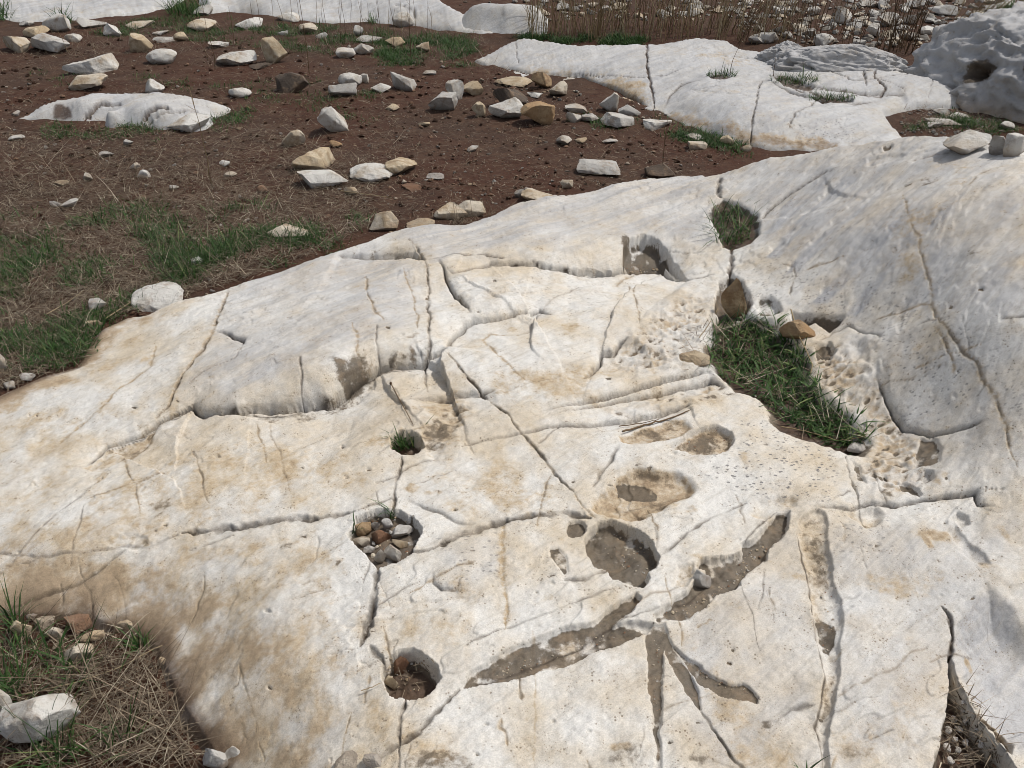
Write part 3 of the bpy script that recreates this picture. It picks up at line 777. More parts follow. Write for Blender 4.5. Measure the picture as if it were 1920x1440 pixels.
# colours of the stone
for q, s in (('640,470 800,420 980,378 1312,331 1350,400 1340,470 1200,440 1000,470 800,490', .55), ('430,550 560,495 790,490 800,600 700,640 560,700 420,740 330,760 380,640', .5),
             ('1345,335 1500,290 1790,256 1920,290 1920,600 1780,640 1700,560 1560,520 1420,450', .5), ('1560,520 1780,620 1920,600 1920,930 1760,900 1660,740 1560,620', .28),
             ('1790,1190 1847,1095 1925,1165 2000,1300 2000,1420 1900,1400 1830,1340', 1.1), ('1330,1100 1460,1000 1500,1000 1530,1180 1540,1440 1320,1440 1250,1180', .3),
             ('800,1030 900,1000 960,1000 940,1100 850,1130', .25), ('1550,990 1900,960 1900,1100 1780,1190 1760,1440 1560,1440', .34)):
    R.area('grey', q, s, 60)
for q, s in (('-50,760 160,700 300,790 150,880 60,1000 -60,1060', .3), ('-60,1060 200,900 420,820 640,830 700,900 560,960 300,1010 60,1050', .42),
             ('-60,1040 250,1030 330,1090 300,1200 170,1160 -60,1150', .75), ('330,1040 650,980 690,1160 660,1420 440,1440 330,1280', .34),
             ('780,880 960,860 1080,950 1000,980 820,980', .42), ('900,690 1150,690 1110,760 960,770', .5), ('900,640 960,680 1050,740 980,730', .4),
             ('820,860 900,870 930,960 850,950', .5), ('700,1120 900,1080 960,1200 760,1240', .3), ('560,1380 900,1380 900,1460 560,1460', .3),
             ('1050,960 1300,930 1400,940 1200,980', .3), ('1640,440 1720,360 1770,500 1740,560 1680,520', .32), ('1760,300 1830,300 1830,350 1760,350', .4),
             ('1560,1040 1800,1080 1760,1120 1580,1110', .38), ('1560,1330 1780,1290 1760,1440 1560,1420', .35), ('1280,1190 1420,1330 1500,1440 1400,1440 1330,1340', .3)):
    R.area('ochre', q, s, 50)
for q, s in (('1380,775 1430,790 1480,815 1560,850 1590,880 1560,945 1430,935 1330,890 1320,860 1380,845', 1.0), ('1620,500 1740,550 1850,700 1800,800 1700,790 1640,650', .7),
             ('1360,540 1420,470 1520,480 1640,560 1640,620 1500,580', .6), ('1000,500 1150,520 1250,540 1180,600 1000,590 880,560', .35),
             ('1560,960 1700,960 1680,1040 1570,1040', .6), ('820,1010 940,990 960,1080 850,1100', .6), ('1840,620 1920,620 1920,860 1870,760', .5), ('1480,270 1580,240 1580,275 1500,290', .5)):
    R.area('spot', q, s, 30)
for q in ('1655,340 1600,375 1500,470 1470,515 1500,510 1600,410 1668,352', '1600,322 1500,405 1436,485 1460,485 1530,405 1612,335', '1705,400 1600,485 1520,570 1550,570 1640,480 1720,410',
          '1560,310 1470,385 1430,440 1455,440 1500,395 1572,325', '1765,395 1650,505 1580,590 1605,590 1700,480 1775,410'):
    R.area('grey', q, 0.95, 12)
for u, v, ru, rv, s in ((655, 695, 42, 26, .6), (775, 665, 18, 14, .5), (735, 672, 14, 14, .5), (1180, 470, 26, 30, .75), (862, 640, 30, 24, .12), (645, 1430, 90, 26, .36), (815, 1428, 100, 36, .4),
                        (1180, 1425, 70, 40, .4), (1300, 1425, 40, 30, .45), (1262, 895, 30, 16, .35), (1810, 470, 40, 22, .25), (1742, 340, 16, 12, .4), (300, 960, 40, 30, .35), (275, 900, 24, 40, .3),
                        (380, 1100, 26, 16, .25), (250, 1100, 90, 40, .22), (1440, 1358, 26, 12, .5), (535, 1025, 22, 10, .4), (1700, 345, 10, 8, .4), (1120, 920, 14, 12, .4), (740, 1030, 30, 14, .5),
                        (585, 1125, 22, 12, .25), (630, 1290, 16, 10, .25), (1310, 940, 30, 12, .3), (770, 1055, 30, 20, .2), (800, 1130, 18, 12, .3), (870, 1150, 26, 20, .3), (1455, 1105, 14, 26, .2),
                        (1620, 1410, 40, 20, .3), (1460, 1005, 26, 10, .3), (1900, 1340, 16, 30, .3), (1540, 1437, 60, 12, .3)):
    R.blot('dirt', u, v, ru, rv, s)
random.seed(12)
for i in range(70):
    u, v = random.uniform(0, 1900), random.uniform(600, 1430)
    R.blot('ochre', u, v, random.uniform(8, 34), random.uniform(5, 18), random.uniform(.25, .75))
for i in range(40):
    u, v = random.uniform(330, 900), random.uniform(980, 1400)
    R.blot('dirt', u, v, random.uniform(5, 14), random.uniform(4, 9), random.uniform(.15, .42))

_pk = pts('420,1460 400,1410 352,1335 322,1275 296,1216 262,1190 200,1168 120,1152 0,1146 -200,1140')
_px, _py = on_plane(_pk[:, 0], _pk[:, 1], 0.02)
POCKET = np.stack([_px, _py], 1)
_bk = pts('-200,840 0,746 90,708 147,692 165,655 195,617 245,594')
_bx, _by = on_plane(_bk[:, 0], _bk[:, 1], 0.0)
BACKEDGE = np.stack([_bx, _by], 1)

def soil_splash(x, y, z, A):
    """earth washed on to the rock where it dips under the soil"""
    for line, reach, amt in ((POCKET, 0.12, 1.0), (BACKEDGE, 0.06, 0.9)):
        m = (x > line[:, 0].min() - .5) & (x < line[:, 0].max() + .5) & (y > line[:, 1].min() - .5) & (y < line[:, 1].max() + .5)
        d = line_dist(x[m], y[m], line)[0]
        n = fbm(x[m] * 9, y[m] * 9, 4)
        A['soil'][m] = np.maximum(A['soil'][m], 0.85 * amt * np.exp(-(d / (0.30 * reach * (1 + 0.6 * n))) ** 2))
        A['wash'][m] = np.maximum(A['wash'][m], np.clip(0.85 * amt * np.exp(-(d / (1.15 * reach)) ** 2) * (0.9 + 0.8 * n) + 0.4 * np.exp(-(d / (2.4 * reach)) ** 2) * (0.5 + n), 0, 1))
        A['ochre'][m] = np.maximum(A['ochre'][m], np.clip(0.7 * np.exp(-(d / (2.3 * reach)) ** 2) * (0.8 + n), 0, 1))

MAIN_PARTS = [
    '1350,200 1340,335 1350,365 1372,420 1371,510 1372,560 1420,640 1530,760 1590,850 1613,950 1680,947 1773,934 1870,955 2000,962 2500,980 2500,200',
    '1613,950 1870,955 2500,980 2500,1160 1920,1167 1847,1094 1790,1195 1784,1290 1767,1373 1740,1700 1545,1700 1545,1440 1527,1357 1542,1277 1527,1167 1513,1070 1493,999 1510,951',
    '1790,1195 1847,1094 1920,1167 2500,1160 2500,1900 1740,1700 1767,1373 1784,1290',
    '797,488 850,474 953,487 1037,501 1147,509 1200,503 1250,506 1287,528 1340,515 1371,515 1372,300 700,300 767,450',
    '797,488 803,567 803,663 797,683 710,696 650,741 617,759 383,779 363,760 297,790 200,832 140,884 110,963 -20,1085 -700,1250 -700,700 500,300 767,450',
    '140,884 200,832 297,790 363,760 383,779 617,759 650,741 710,696 797,683 805,735 780,810 753,852 735,934 667,957 490,982 343,1000 233,1034 17,1141 -700,1300 -700,1250 -20,1085 110,963',
    '667,957 490,982 343,1000 233,1034 17,1141 -700,1300 -700,1900 743,1900 743,1470 753,1350 765,1300 727,1250 676,1212 693,1153 703,1090 708,1058',
    '735,945 667,957 708,1058 703,1090 693,1153 676,1212 727,1250 800,1275 862,1288 1010,1237 1110,1190 1170,1160 1223,1143 1237,1050 1170,1000 1103,970 1053,957 953,977 837,1017',
    '765,1300 862,1288 1010,1237 1110,1190 1223,1150 1230,1180 1228,1300 1233,1380 1236,1900 743,1900 743,1470 753,1350',
    '1230,1180 1223,1150 1290,1130 1380,1085 1437,1035 1480,960 1510,951 1493,999 1513,1070 1527,1167 1542,1277 1527,1357 1545,1440 1545,1900 1236,1900 1233,1380',
    '735,934 753,852 780,810 805,735 797,683 840,655 873,701 933,761 1010,846 1077,924 1103,970 1053,957 953,977 837,1017 740,950',
]
us = span(-260, 2200, -10, 1931, 1.9, 9)
vs = span(236, 1640, 246, 1452, 1.9, 9)
root_main = R.build('rock_outcrop', us, vs, 0.18, parts=MAIN_PARTS, loc=(0.2, 2.2, 0.0), extra=soil_splash)
tag(root_main, 'huge pale weathered marble outcrop with cracks and potholes filling the foreground', 'rock outcrop')

# ------------------------------------------------------------------ the smaller outcrops behind
def far_rock(name, label, ctrl, outline, box, zref, res, feats, floor=0.0, warp=1.0, detail=0.7, grey=0.4, parts=None):
    r = Outcrop(ctrl, outline, fall=1.0, warp=warp)
    feats(r)
    r.area('grey', ' '.join('%g,%g' % (a, b) for a, b in pts(outline)[:, :2]), grey, 60)
    u0, u1, v0, v1 = box
    o = r.build(name, np.arange(u0, u1, res), np.arange(v0, v1, res * 0.75), zref, floor, keep=0.05, detail=detail, parts=parts, mat=PALE_MARBLE)
    tag(o, label, 'rock outcrop')
    return r

def f_slab(r):
    r.crack('1207,80 1213,120 1216,143 1222,165 1228,203', 4.34, 0.9, 0.9, soil=0.6)
    r.crack('1216,143 1190,147 1085,144 1030,150', 3.1, 0.9, 0.7)
    r.crack('1216,143 1250,140 1270,132 1255,127', 2.48, 0.9, 0.6)
    r.crack('1406,270 1410,225 1418,195 1423,162 1430,150', 4.34, 0.9, 0.8)
    r.crack('1478,240 1492,212 1522,197 1530,185', 3.72, 0.9, 0.7)
    r.crack('1440,140 1500,175 1560,182 1625,178', 4.96, 0.9, 0.8, soil=0.8)
    r.crack('1470,165 1580,170 1650,182 1660,165 1640,145 1625,132', 3.72, 0.9, 0.9, soil=0.6)
    r.crack('1640,145 1690,163 1700,172', 2.48, 0.9, 0.8)
    r.crack('1740,185 1745,165 1750,150', 2.48, 0.9, 0.5)
    r.crack('1640,147 1700,140 1720,138', 3.1, 0.9, 0.8)
    r.crack('962,80 968,100 972,120', 2.48, 0.9, 0.6)
    r.hole('1325,140 1350,134 1378,140 1360,147 1335,147', .02, 5, .5, soil=.8)
    r.hole('1445,140 1480,140 1530,160 1520,172 1470,160', .03, 6, .5, soil=.8)
    r.hole('1515,180 1560,175 1600,185 1600,192 1540,193', .03, 6, .5, soil=.7)
    r.area('ochre', '1100,150 1215,155 1225,205 1160,190 1090,160', .7, 20)
    r.area('soil', '1225,215 1290,222 1420,262 1560,268 1600,290 1400,290 1250,240', .5, 22)
    r.area('ochre', '1225,205 1290,215 1420,250 1560,260 1600,290 1400,290 1250,240', .8, 26)
    r.area('ochre', '980,125 1100,130 1150,150 1000,150', .5, 20)
    r.area('ochre', '1250,90 1400,100 1440,130 1300,115', .35, 30)
    r.area('spot', '1480,235 1590,225 1620,265 1500,275', .9, 20)
    r.ledge('1440,150,0 1490,172,.02 1545,185,.025 1600,190,.02 1650,185,0', steep=8, fade=30, dirt=.3)
    r.ledge('1470,150,0 1560,168,.015 1640,178,.02 1700,180,.01', steep=8, fade=22, dirt=.3)
    r.ledge('900,118,0 990,140,.02 1090,150,.03 1190,190,.03 1225,203,0', steep=10, fade=40, dirt=.2)
    r.crack('1550,130 1600,150 1640,147', 5, .9, .8)
    r.crack('1590,128 1620,140 1625,160', 5, .9, .8)
    r.crack('1330,100 1400,108 1470,118', 4, .7, .5)
    r.crack('1290,170 1360,160 1420,162', 4, .5, .4)
    r.ledge('1240,215,0 1255,180,.012 1275,160,.012 1330,148,0', steep=20, fade=40, dirt=0.1)
slab = far_rock('rock_outcrop', 'broad grey white marble slab split by a straight joint, beyond the bare brown soil',
    '1100,112,0.072 1100,138,0.036 1205,115,0.094 1300,105,0.115 1300,150,0.086 1300,190,0.072 1450,170,0.094 1450,235,0.065 1600,200,0.079 1600,155,0.094 1700,165,0.086 1180,165,0.036 1350,235,0.050 1540,250,0.043',
    '893,114,0.000 920,101,0.036 960,79,0.094 982,71,0.115 1030,78,0.108 1085,86,0.101 1150,85,0.101 1207,85,0.108 1240,82,0.115 1277,77,0.130 1305,71,0.144 1360,75,0.144 1385,90,0.122 1440,100,0.115 1480,115,0.108 1565,125,0.108 1625,131,0.108 1690,134,0.108 1752,149,0.086 1800,186,0.036 '
    '1806,196,0.014 1760,192,0.029 1715,190,0.036 1652,203,0.043 1668,230,0.036 1690,255,0.029 1640,290,0.007 1560,282,0.000 1435,276,0.000 1370,263,0.000 1330,250,0.000 1290,236,0.000 1260,222,0.000 1237,206,0.000 1222,205,0.000 1195,196,0.000 1160,186,0.000 1110,168,0.000 1085,154,0.000 1045,152,0.000 1002,152,0.000 977,142,0.000 923,123,0.000',
    (860, 1830, 58, 300), 0.10, 1.6, f_slab, grey=.6, detail=1.1,
    parts=['800,0 1207,50 1207,86 1213,120 1216,143 1222,165 1232,215 1000,330 700,200', '1207,50 1213,120 1222,165 1232,215 1340,330 1404,290 1410,225 1418,195 1423,162 1440,140 1500,130 1500,50', '-3000,-60 5000,-60 5000,420 -3000,420'])

def f_dome(r):
    r.crack('160,225 175,205 190,193', 8, 1.5, .9, soil=.8)
    r.crack('265,232 280,210 290,203 315,200', 8, 1.5, .9, soil=.8)
    r.crack('190,193 215,196 230,190', 6, 1.2, .7, soil=.5)
    r.crack('290,203 330,207 380,215', 5, 1.0, .5)
    r.area('soil', '98,214 105,198 118,194 133,206 136,222 100,225', .9, 5)
    r.crack('345,210 300,214 275,236', 6, 1.0, .6)
far_rock('rock_outcrop', 'low rounded marble hump rising from the soil at the upper left',
    '150,192,.085 250,188,.10 330,195,.09 200,212,.07 300,218,.06 360,205,.06 250,205,.08',
    '34,224,-.01 70,206,.03 110,188,.065 160,178,.09 215,174,.10 280,175,.10 350,182,.085 400,192,.05 450,209,-.02 410,222,-.01 392,240,-.01 360,250,-.01 310,248,-.01 270,243,-.01 235,240,-.01 200,236,-.01 165,233,-.01 130,231,-.01 90,229,-.01',
    (20, 470, 160, 262), 0.06, 1.9, f_dome, grey=.6, detail=1.1)

def f_back1(r):
    r.area('ochre', '30,20 300,10 300,25 30,38', .2, 15)
far_rock('rock_outcrop', 'smooth whitish rock face sloping up behind the stones at the far upper left',
    '150,0,.07 50,10,.05 250,-10,.09',
    '-60,40,.0 8,37,.0 60,40,.0 130,38,.0 200,33,.0 260,25,.01 312,12,.02 330,-10,.06 320,-60,.2 0,-60,.2 -80,-20,.1',
    (-80, 350, -75, 50), 0.1, 2.6, f_back1, grey=.6, detail=1.5)
def f_back2(r):
    r.crack('780,40 775,20 740,8', 5, 1.2, .7)
    r.crack('785,28 815,25 830,22', 5, 1.2, .8)
    r.hole('868,46 880,40 893,44 890,54 872,56', .03, 5, .6)
far_rock('rock_outcrop', 'long grey white rock slope tapering to a point behind the thin dry stems',
    '600,5,.07 480,10,.05 700,15,.08 850,45,.04 760,25,.07',
    '395,10,.05 430,20,.0 480,24,.0 560,38,.0 640,45,.0 700,44,.0 780,46,.0 863,60,.0 932,65,.0 905,45,.04 870,25,.08 833,8,.12 800,-12,.15 760,-60,.22 420,-60,.22 385,-20,.1',
    (370, 950, -75, 75), 0.1, 2.6, f_back2, grey=.6, detail=1.5)
far_rock('rock_outcrop', 'flat grey rock table beyond the tip of the long slope, left of the dry grass',
    '930,20,.16',
    '868,28,.06 885,12,.16 905,6,.19 950,8,.19 1000,9,.18 1012,20,.1 1010,36,.0 950,37,.0 890,34,.0',
    (850, 1030, -5, 46), 0.12, 2.4, lambda r: r.crack('940,36 945,25 940,18', 4, 1.2, .7), grey=0.8)

# ------------------------------------------------------------------ boulders built as closed lumps
def boulder(name, label, cat, c, rad, seed, dents=(), rough=.10, grey=1.0, n=6, cells_amp=.05, rot=0.0):
    v, f = ICO_BIG
    r = np.random.default_rng(seed); o = r.uniform(0, 40, 3)
    d = v.copy()
    def n3(k, oc): return (fbm(d[:, 0] * k + o[0] + 2.3 * d[:, 2], d[:, 1] * k + o[1] - 1.7 * d[:, 2], oc) + fbm(d[:, 2] * k + o[2] + 1.1 * d[:, 0], d[:, 1] * k * .6 + o[0] - d[:, 0], oc)) * .6
    sc = 1 + rough * n3(1.6, 3) + .35 * rough * n3(5, 3)
    c1, c2, rr = cells(d[:, 0] * 3.2 + o[0] + d[:, 2] * 2.1, d[:, 1] * 3.2 + d[:, 2] * 3 + o[1])
    sc -= .10 * rough / .14 * np.abs(n3(3.4, 4)) * .6
    sc -= cells_amp * np.clip(1 - 2.5 * c1 ** 2, 0, 1) * rr
    dirt = np.zeros(len(v))
    for az, el, size, depth, dk in dents:
        q = np.array([math.cos(math.radians(el)) * math.cos(math.radians(az)), math.cos(math.radians(el)) * math.sin(math.radians(az)), math.sin(math.radians(el))])
        a = np.arccos(np.clip(d @ q, -1, 1)) + .05 * n3(5, 2)
        sc -= depth * sstep(size, size * .55, a)
        dirt = np.maximum(dirt, dk * sstep(size * 1.05, size * .6, a))  # darkens the dents: shade of the cavity painted into the colour
    p = d * sc[:, None]
    for _ in range(22):          # broken faces
        q = r.normal(size=3); q[2] = abs(q[2]) * .7; q /= np.linalg.norm(q)
        p = p - np.maximum(p @ q - r.uniform(.68, .95), 0)[:, None] * q * .9
    c1, c2, rr = cells(d[:, 0] * 5.2 + o[1] + d[:, 2] * 3.1, d[:, 1] * 5.2 + d[:, 2] * 4 + o[2])
    p = p * (1 - .10 * np.abs(n3(2.6, 4)) - .07 * np.abs(n3(6.5, 3)) + .025 * n3(15, 3) - .05 * rr * np.clip(1 - 3 * c1 ** 2, 0, 1))[:, None]
    p = p * np.array(rad) / .80
    cr, sr = math.cos(rot), math.sin(rot)
    p = np.stack([p[:, 0] * cr - p[:, 1] * sr, p[:, 0] * sr + p[:, 1] * cr, p[:, 2]], 1)
    A = {k: np.zeros(len(v)) for k in ATTRS}
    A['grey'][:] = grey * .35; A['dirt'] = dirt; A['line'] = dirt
    A['wash'] = .8 * sstep(.09, .0, p[:, 2] + c[2] + .03 * n3(6, 2))
    me = mesh_from(name, p, f, True, A)
    return tag(link(name, me, GREY_MARBLE, None, c), label, cat)
_t = (1 + 5 ** .5) / 2
def _ball(n):
    u = np.linspace(0, 2 * math.pi, n * 2, endpoint=False); w = np.linspace(-.98, .9999, n) 
    w = np.sin(np.linspace(-math.pi / 2 + .05, math.pi / 2 - .012, n))
    U, W = np.meshgrid(u, w); Rr = np.sqrt(1 - W ** 2)
    v = np.stack([(Rr * np.cos(U)).ravel(), (Rr * np.sin(U)).ravel(), W.ravel()], 1)
    i = np.arange(n * 2 * n).reshape(n, n * 2); j = np.roll(i, -1, 1)
    f = np.stack([i[:-1], j[:-1], j[1:], i[1:]], -1).reshape(-1, 4)
    v = np.concatenate([v, [[0, 0, 1.0]]])
    top = np.stack([i[-1], j[-1], np.full(n * 2, len(v) - 1)], 1)
    return v, [f, top]
ICO_BIG = _ball(110)
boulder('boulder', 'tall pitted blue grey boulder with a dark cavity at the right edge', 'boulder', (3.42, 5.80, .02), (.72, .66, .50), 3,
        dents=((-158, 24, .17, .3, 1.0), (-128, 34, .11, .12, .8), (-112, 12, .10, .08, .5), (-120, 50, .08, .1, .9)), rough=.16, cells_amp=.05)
boulder('boulder', 'narrow rough grey rock rib under the dry stalks at the upper right', 'rock', (2.13, 6.12, .06), (.50, .20, .17), 8, dents=((-80, 10, .3, .12, .3), (-120, 20, .25, .1, .3)), rough=.3, cells_amp=.16, rot=-.12)
boulder('boulder', 'rough grey knob at the left end of the rock rib, beside the dense dry grass', 'rock', (1.86, 6.28, .08), (.17, .13, .13), 9, rough=.25, cells_amp=.15)

# ------------------------------------------------------------------ the ground
def soil_height(x, y):
    z = 0.012 * fbm(x * 1.1, y * 1.1, 3) - 0.004
    near = np.exp(-((x / 14) ** 2 + ((y - 5) / 14) ** 2))
    z = z + near * (0.008 * fbm(x * 7, y * 7, 3) + 0.005 * fbm(x * 31, y * 31, 2))
    z = z + 0.05 * sstep(6.0, 9.0, y) * sstep(0.8, 2.5, x)
    return z + 0.9 * sstep(12, 60, y) 

def sinh_axis(a, b, c, n, k):
    t = np.linspace(-1, 1, n)
    s = np.sinh(k * t) / math.sinh(k)
    return c + np.where(s < 0, s * (c - a), s * (b - c))

def ground_material():
    k = Nodes('brown_soil')
    c = k.coord()
    a, b, f, g = k.noise(c, 1.3, 5, .6), k.noise(c, 9, 5, .65), k.noise(c, 55, 4, .7), k.noise(c, 260, 2, .6)
    col = k.mix(k.ramp(a, .38, .62), (0.062, 0.0245, 0.013), (0.060, 0.033, 0.021))
    col = k.mix(k.ramp(b, .42, .7), col, (0.088, 0.048, 0.029))
    col = k.mix(k.ramp(f, .5, .75), col, (0.028, 0.016, 0.011))
    v = k.voronoi(c, 75.0)
    col = k.mix(k.math('MULTIPLY', k.ramp(v, .22, .12), k.ramp(k.noise(c, 20, 2), .55, .65), clamp=True), col, (0.3, 0.26, 0.21))
    h = k.math('ADD', k.math('MULTIPLY', f, .8), k.math('MULTIPLY', g, .35))
    h = k.math('ADD', h, k.math('MULTIPLY', b, .8))
    return k.done(col, .95, k.bump(h, 1.0, .014))
SOIL = ground_material()
gx = sinh_axis(-160, 160, 0.3, 460, 5.2); gy = sinh_axis(-120, 220, 4.2, 460, 5.2)
GX, GY = np.meshgrid(gx, gy)
gz = soil_height(GX, GY).ravel()
gi = np.arange(460 * 460).reshape(460, 460)
gf = np.stack([gi[:-1, :-1], gi[:-1, 1:], gi[1:, 1:], gi[1:, :-1]], -1).reshape(-1, 4)
ground = link('ground', mesh_from('ground', np.stack([GX.ravel(), GY.ravel(), gz], 1), gf), SOIL)
tag(ground, kind='structure')

# ------------------------------------------------------------------ loose stones
def stone_material(name, c1, c2, c3, patch=0.5):
    k = Nodes(name)
    c = k.obj_coord()
    info = k.node('ShaderNodeObjectInfo').outputs['Random']
    off = k.node('ShaderNodeVectorMath', operation='ADD')
    comb = k.node('ShaderNodeCombineXYZ'); [k.put(comb.inputs[i], k.math('MULTIPLY', info, 40.0 + 13 * i)) for i in range(3)]
    k.put(off.inputs[0], c); k.put(off.inputs[1], comb.outputs[0])
    c = off.outputs[0]
    a, b, f, g = k.noise(c, 7, 4, .6), k.noise(c, 24, 5, .65), k.noise(c, 90, 4, .7), k.noise(c, 400, 2)
    col = k.mix(k.ramp(a, .42, .62), c1, c2)
    col = k.mix(k.math('MULTIPLY', k.ramp(k.math('ADD', k.math('MULTIPLY', a, .5), k.math('MULTIPLY', b, .5)), .50, .62), patch), col, c3)
    col = k.mix(k.ramp(f, .54, .76, 0, .5), col, (0.17, 0.125, 0.085))
    col = k.mix(k.ramp(k.noise(c, 16, 4, .65), .52, .7, 0, .6), col, (0.24, 0.165, 0.105))
    # soil clinging to the foot
    z = k.node('ShaderNodeSeparateXYZ'); k.put(z.inputs[0], k.obj_coord())
    foot = k.ramp(k.math('ADD', z.outputs[2], k.math('MULTIPLY', b, .06)), .062, .018)
    col = k.mix(k.math('MULTIPLY', foot, .75), col, (0.085, 0.052, 0.034))
    h = k.math('ADD', k.math('MULTIPLY', b, .8), k.math('MULTIPLY', f, .6))
    h = k.math('ADD', h, k.math('MULTIPLY', g, .2))
    return k.done(col, .8, k.bump(h, 1.0, .011))
SM = {
    'w': stone_material('white_stone', (.56, .54, .50), (.49, .45, .39), (.35, .28, .20), .55),
    'c': stone_material('cream_stone', (.52, .46, .37), (.45, .37, .27), (.31, .225, .135), .75),
    't': stone_material('tan_stone', (.44, .34, .22), (.52, .44, .32), (.28, .19, .10), .7),
    'o': stone_material('rusty_stone', (.33, .21, .11), (.40, .29, .17), (.20, .115, .055), .8),
    'r': stone_material('red_brown_stone', (.20, .105, .06), (.27, .17, .11), (.13, .07, .04), .7),
    'g': stone_material('grey_stone', (.46, .44, .405), (.38, .355, .32), (.27, .235, .19), .6),
    'd': stone_material('dark_stone', (.085, .066, .052), (.13, .098, .072), (.055, .042, .035), .6),
}

def ico(n):
    t = (1 + 5 ** .5) / 2
    v = [(-1, t, 0), (1, t, 0), (-1, -t, 0), (1, -t, 0), (0, -1, t), (0, 1, t), (0, -1, -t), (0, 1, -t), (t, 0, -1), (t, 0, 1), (-t, 0, -1), (-t, 0, 1)]
    f = [(0, 11, 5), (0, 5, 1), (0, 1, 7), (0, 7, 10), (0, 10, 11), (1, 5, 9), (5, 11, 4), (11, 10, 2), (10, 7, 6), (7, 1, 8), (3, 9, 4), (3, 4, 2), (3, 2, 6), (3, 6, 8), (3, 8, 9), (4, 9, 5), (2, 4, 11), (6, 2, 10), (8, 6, 7), (9, 8, 1)]
    v = [np.array(p, float) / np.linalg.norm(p) for p in v]
    for _ in range(n):
        mid = {}; g = []
        def m(a, b):
            key = (min(a, b), max(a, b))
            if key not in mid:
                p = v[a] + v[b]; v.append(p / np.linalg.norm(p)); mid[key] = len(v) - 1
            return mid[key]
        for a, b, c in f:
            x, y, z = m(a, b), m(b, c), m(c, a)
            g += [(a, x, z), (b, y, x), (c, z, y), (x, y, z)]
        f = g
    return np.array(v), np.array(f)
ICO = {n: ico(n) for n in (1, 2, 3, 4)}

def stone_shape(r, n=3, angular=1.0, wedge=0.0):
    """a broken piece of rock about 1 unit across: a ball cut by planes, worn and roughened"""
    v, f = ICO[n]
    v = v.copy()
    k = int(11 + 7 * r.random())
    for i in range(k):
        d = r.normal(size=3); d /= np.linalg.norm(d)
        h = r.uniform(0.34, 0.74) if angular > 0.5 else r.uniform(0.72, 0.95)
        s = v @ d
        over = np.maximum(s - h, 0)
        v -= over[:, None] * d * (0.96 if angular > 0.5 else 0.8)
    if wedge:
        a = r.uniform(0, 2 * math.pi)
        v[:, 2] *= np.clip(1 + wedge * (v[:, 0] * math.cos(a) + v[:, 1] * math.sin(a)), .25, 1.8)
    p = r.uniform(0, 50, 3)
    nz = fbm(v[:, 0] * 2.2 + p[0] + v[:, 2], v[:, 1] * 2.2 + p[1] - 0.7 * v[:, 2], 3, .5) * .06 + fbm(v[:, 0] * 7 + p[2] + v[:, 2] * 3, v[:, 1] * 7 - v[:, 2] * 4, 3) * .032
    v *= (1 + nz)[:, None]
    v -= (v.max(0) + v.min(0)) / 2
    v /= (v.max(0) - v.min(0))
    return v, f

def place_stone(name, u, vb, w, h, col, seed, label, surf, cat='stone', group=None, flat=None, ang=1.0, lean=0.0, n=None, yaw=None, depth=None, sink=0.17, point=0.0):
    """u: middle, vb: foot of the front, w, h: size seen, all in photograph pixels"""
    x, y, z = (float(a[0]) for a in on_surface(np.array([u], float), np.array([vb], float), surf))
    m, sd = scale_at(x, y, z)
    W = w * m
    D = W * (depth if depth else 0.72)
    cd = math.sqrt(1 - sd * sd)
    Hh = max((h * m - 0.5 * D * sd) / cd, 0.28 * h * m, 0.12 * W)
    r = np.random.default_rng(seed)
    v, f = stone_shape(r, n or (4 if w > 60 else 3 if w > 22 else 2), ang, r.uniform(0, .5))
    v = v * np.array([W, D, Hh / (1 - sink)])
    if point:
        v[:, :2] *= np.clip(1 - point * (v[:, 2:3] / np.ptp(v[:, 2]) + .5), .12, 1)
    if lean:
        c, s = math.cos(lean), math.sin(lean)
        v = np.stack([v[:, 0] * c - v[:, 2] * s, v[:, 1], v[:, 0] * s + v[:, 2] * c], 1)
    q = r.uniform(-.4, .4) if yaw is None else yaw
    v = np.stack([v[:, 0] * math.cos(q) - v[:, 1] * math.sin(q), v[:, 0] * math.sin(q) + v[:, 1] * math.cos(q), v[:, 2]], 1)
    v[:, 0] *= W / np.ptp(v[:, 0])
    v[:, 2] -= v[:, 2].min() + sink * np.ptp(v[:, 2])
    me = mesh_from(name, v, f, True)
    me.set_sharp_from_angle(angle=math.radians(36 if ang > .5 else 50))
    o = link(name, me, SM[col], None, (x, y + D * 0.45, z))
    tag(o, label, cat, group)
    return o

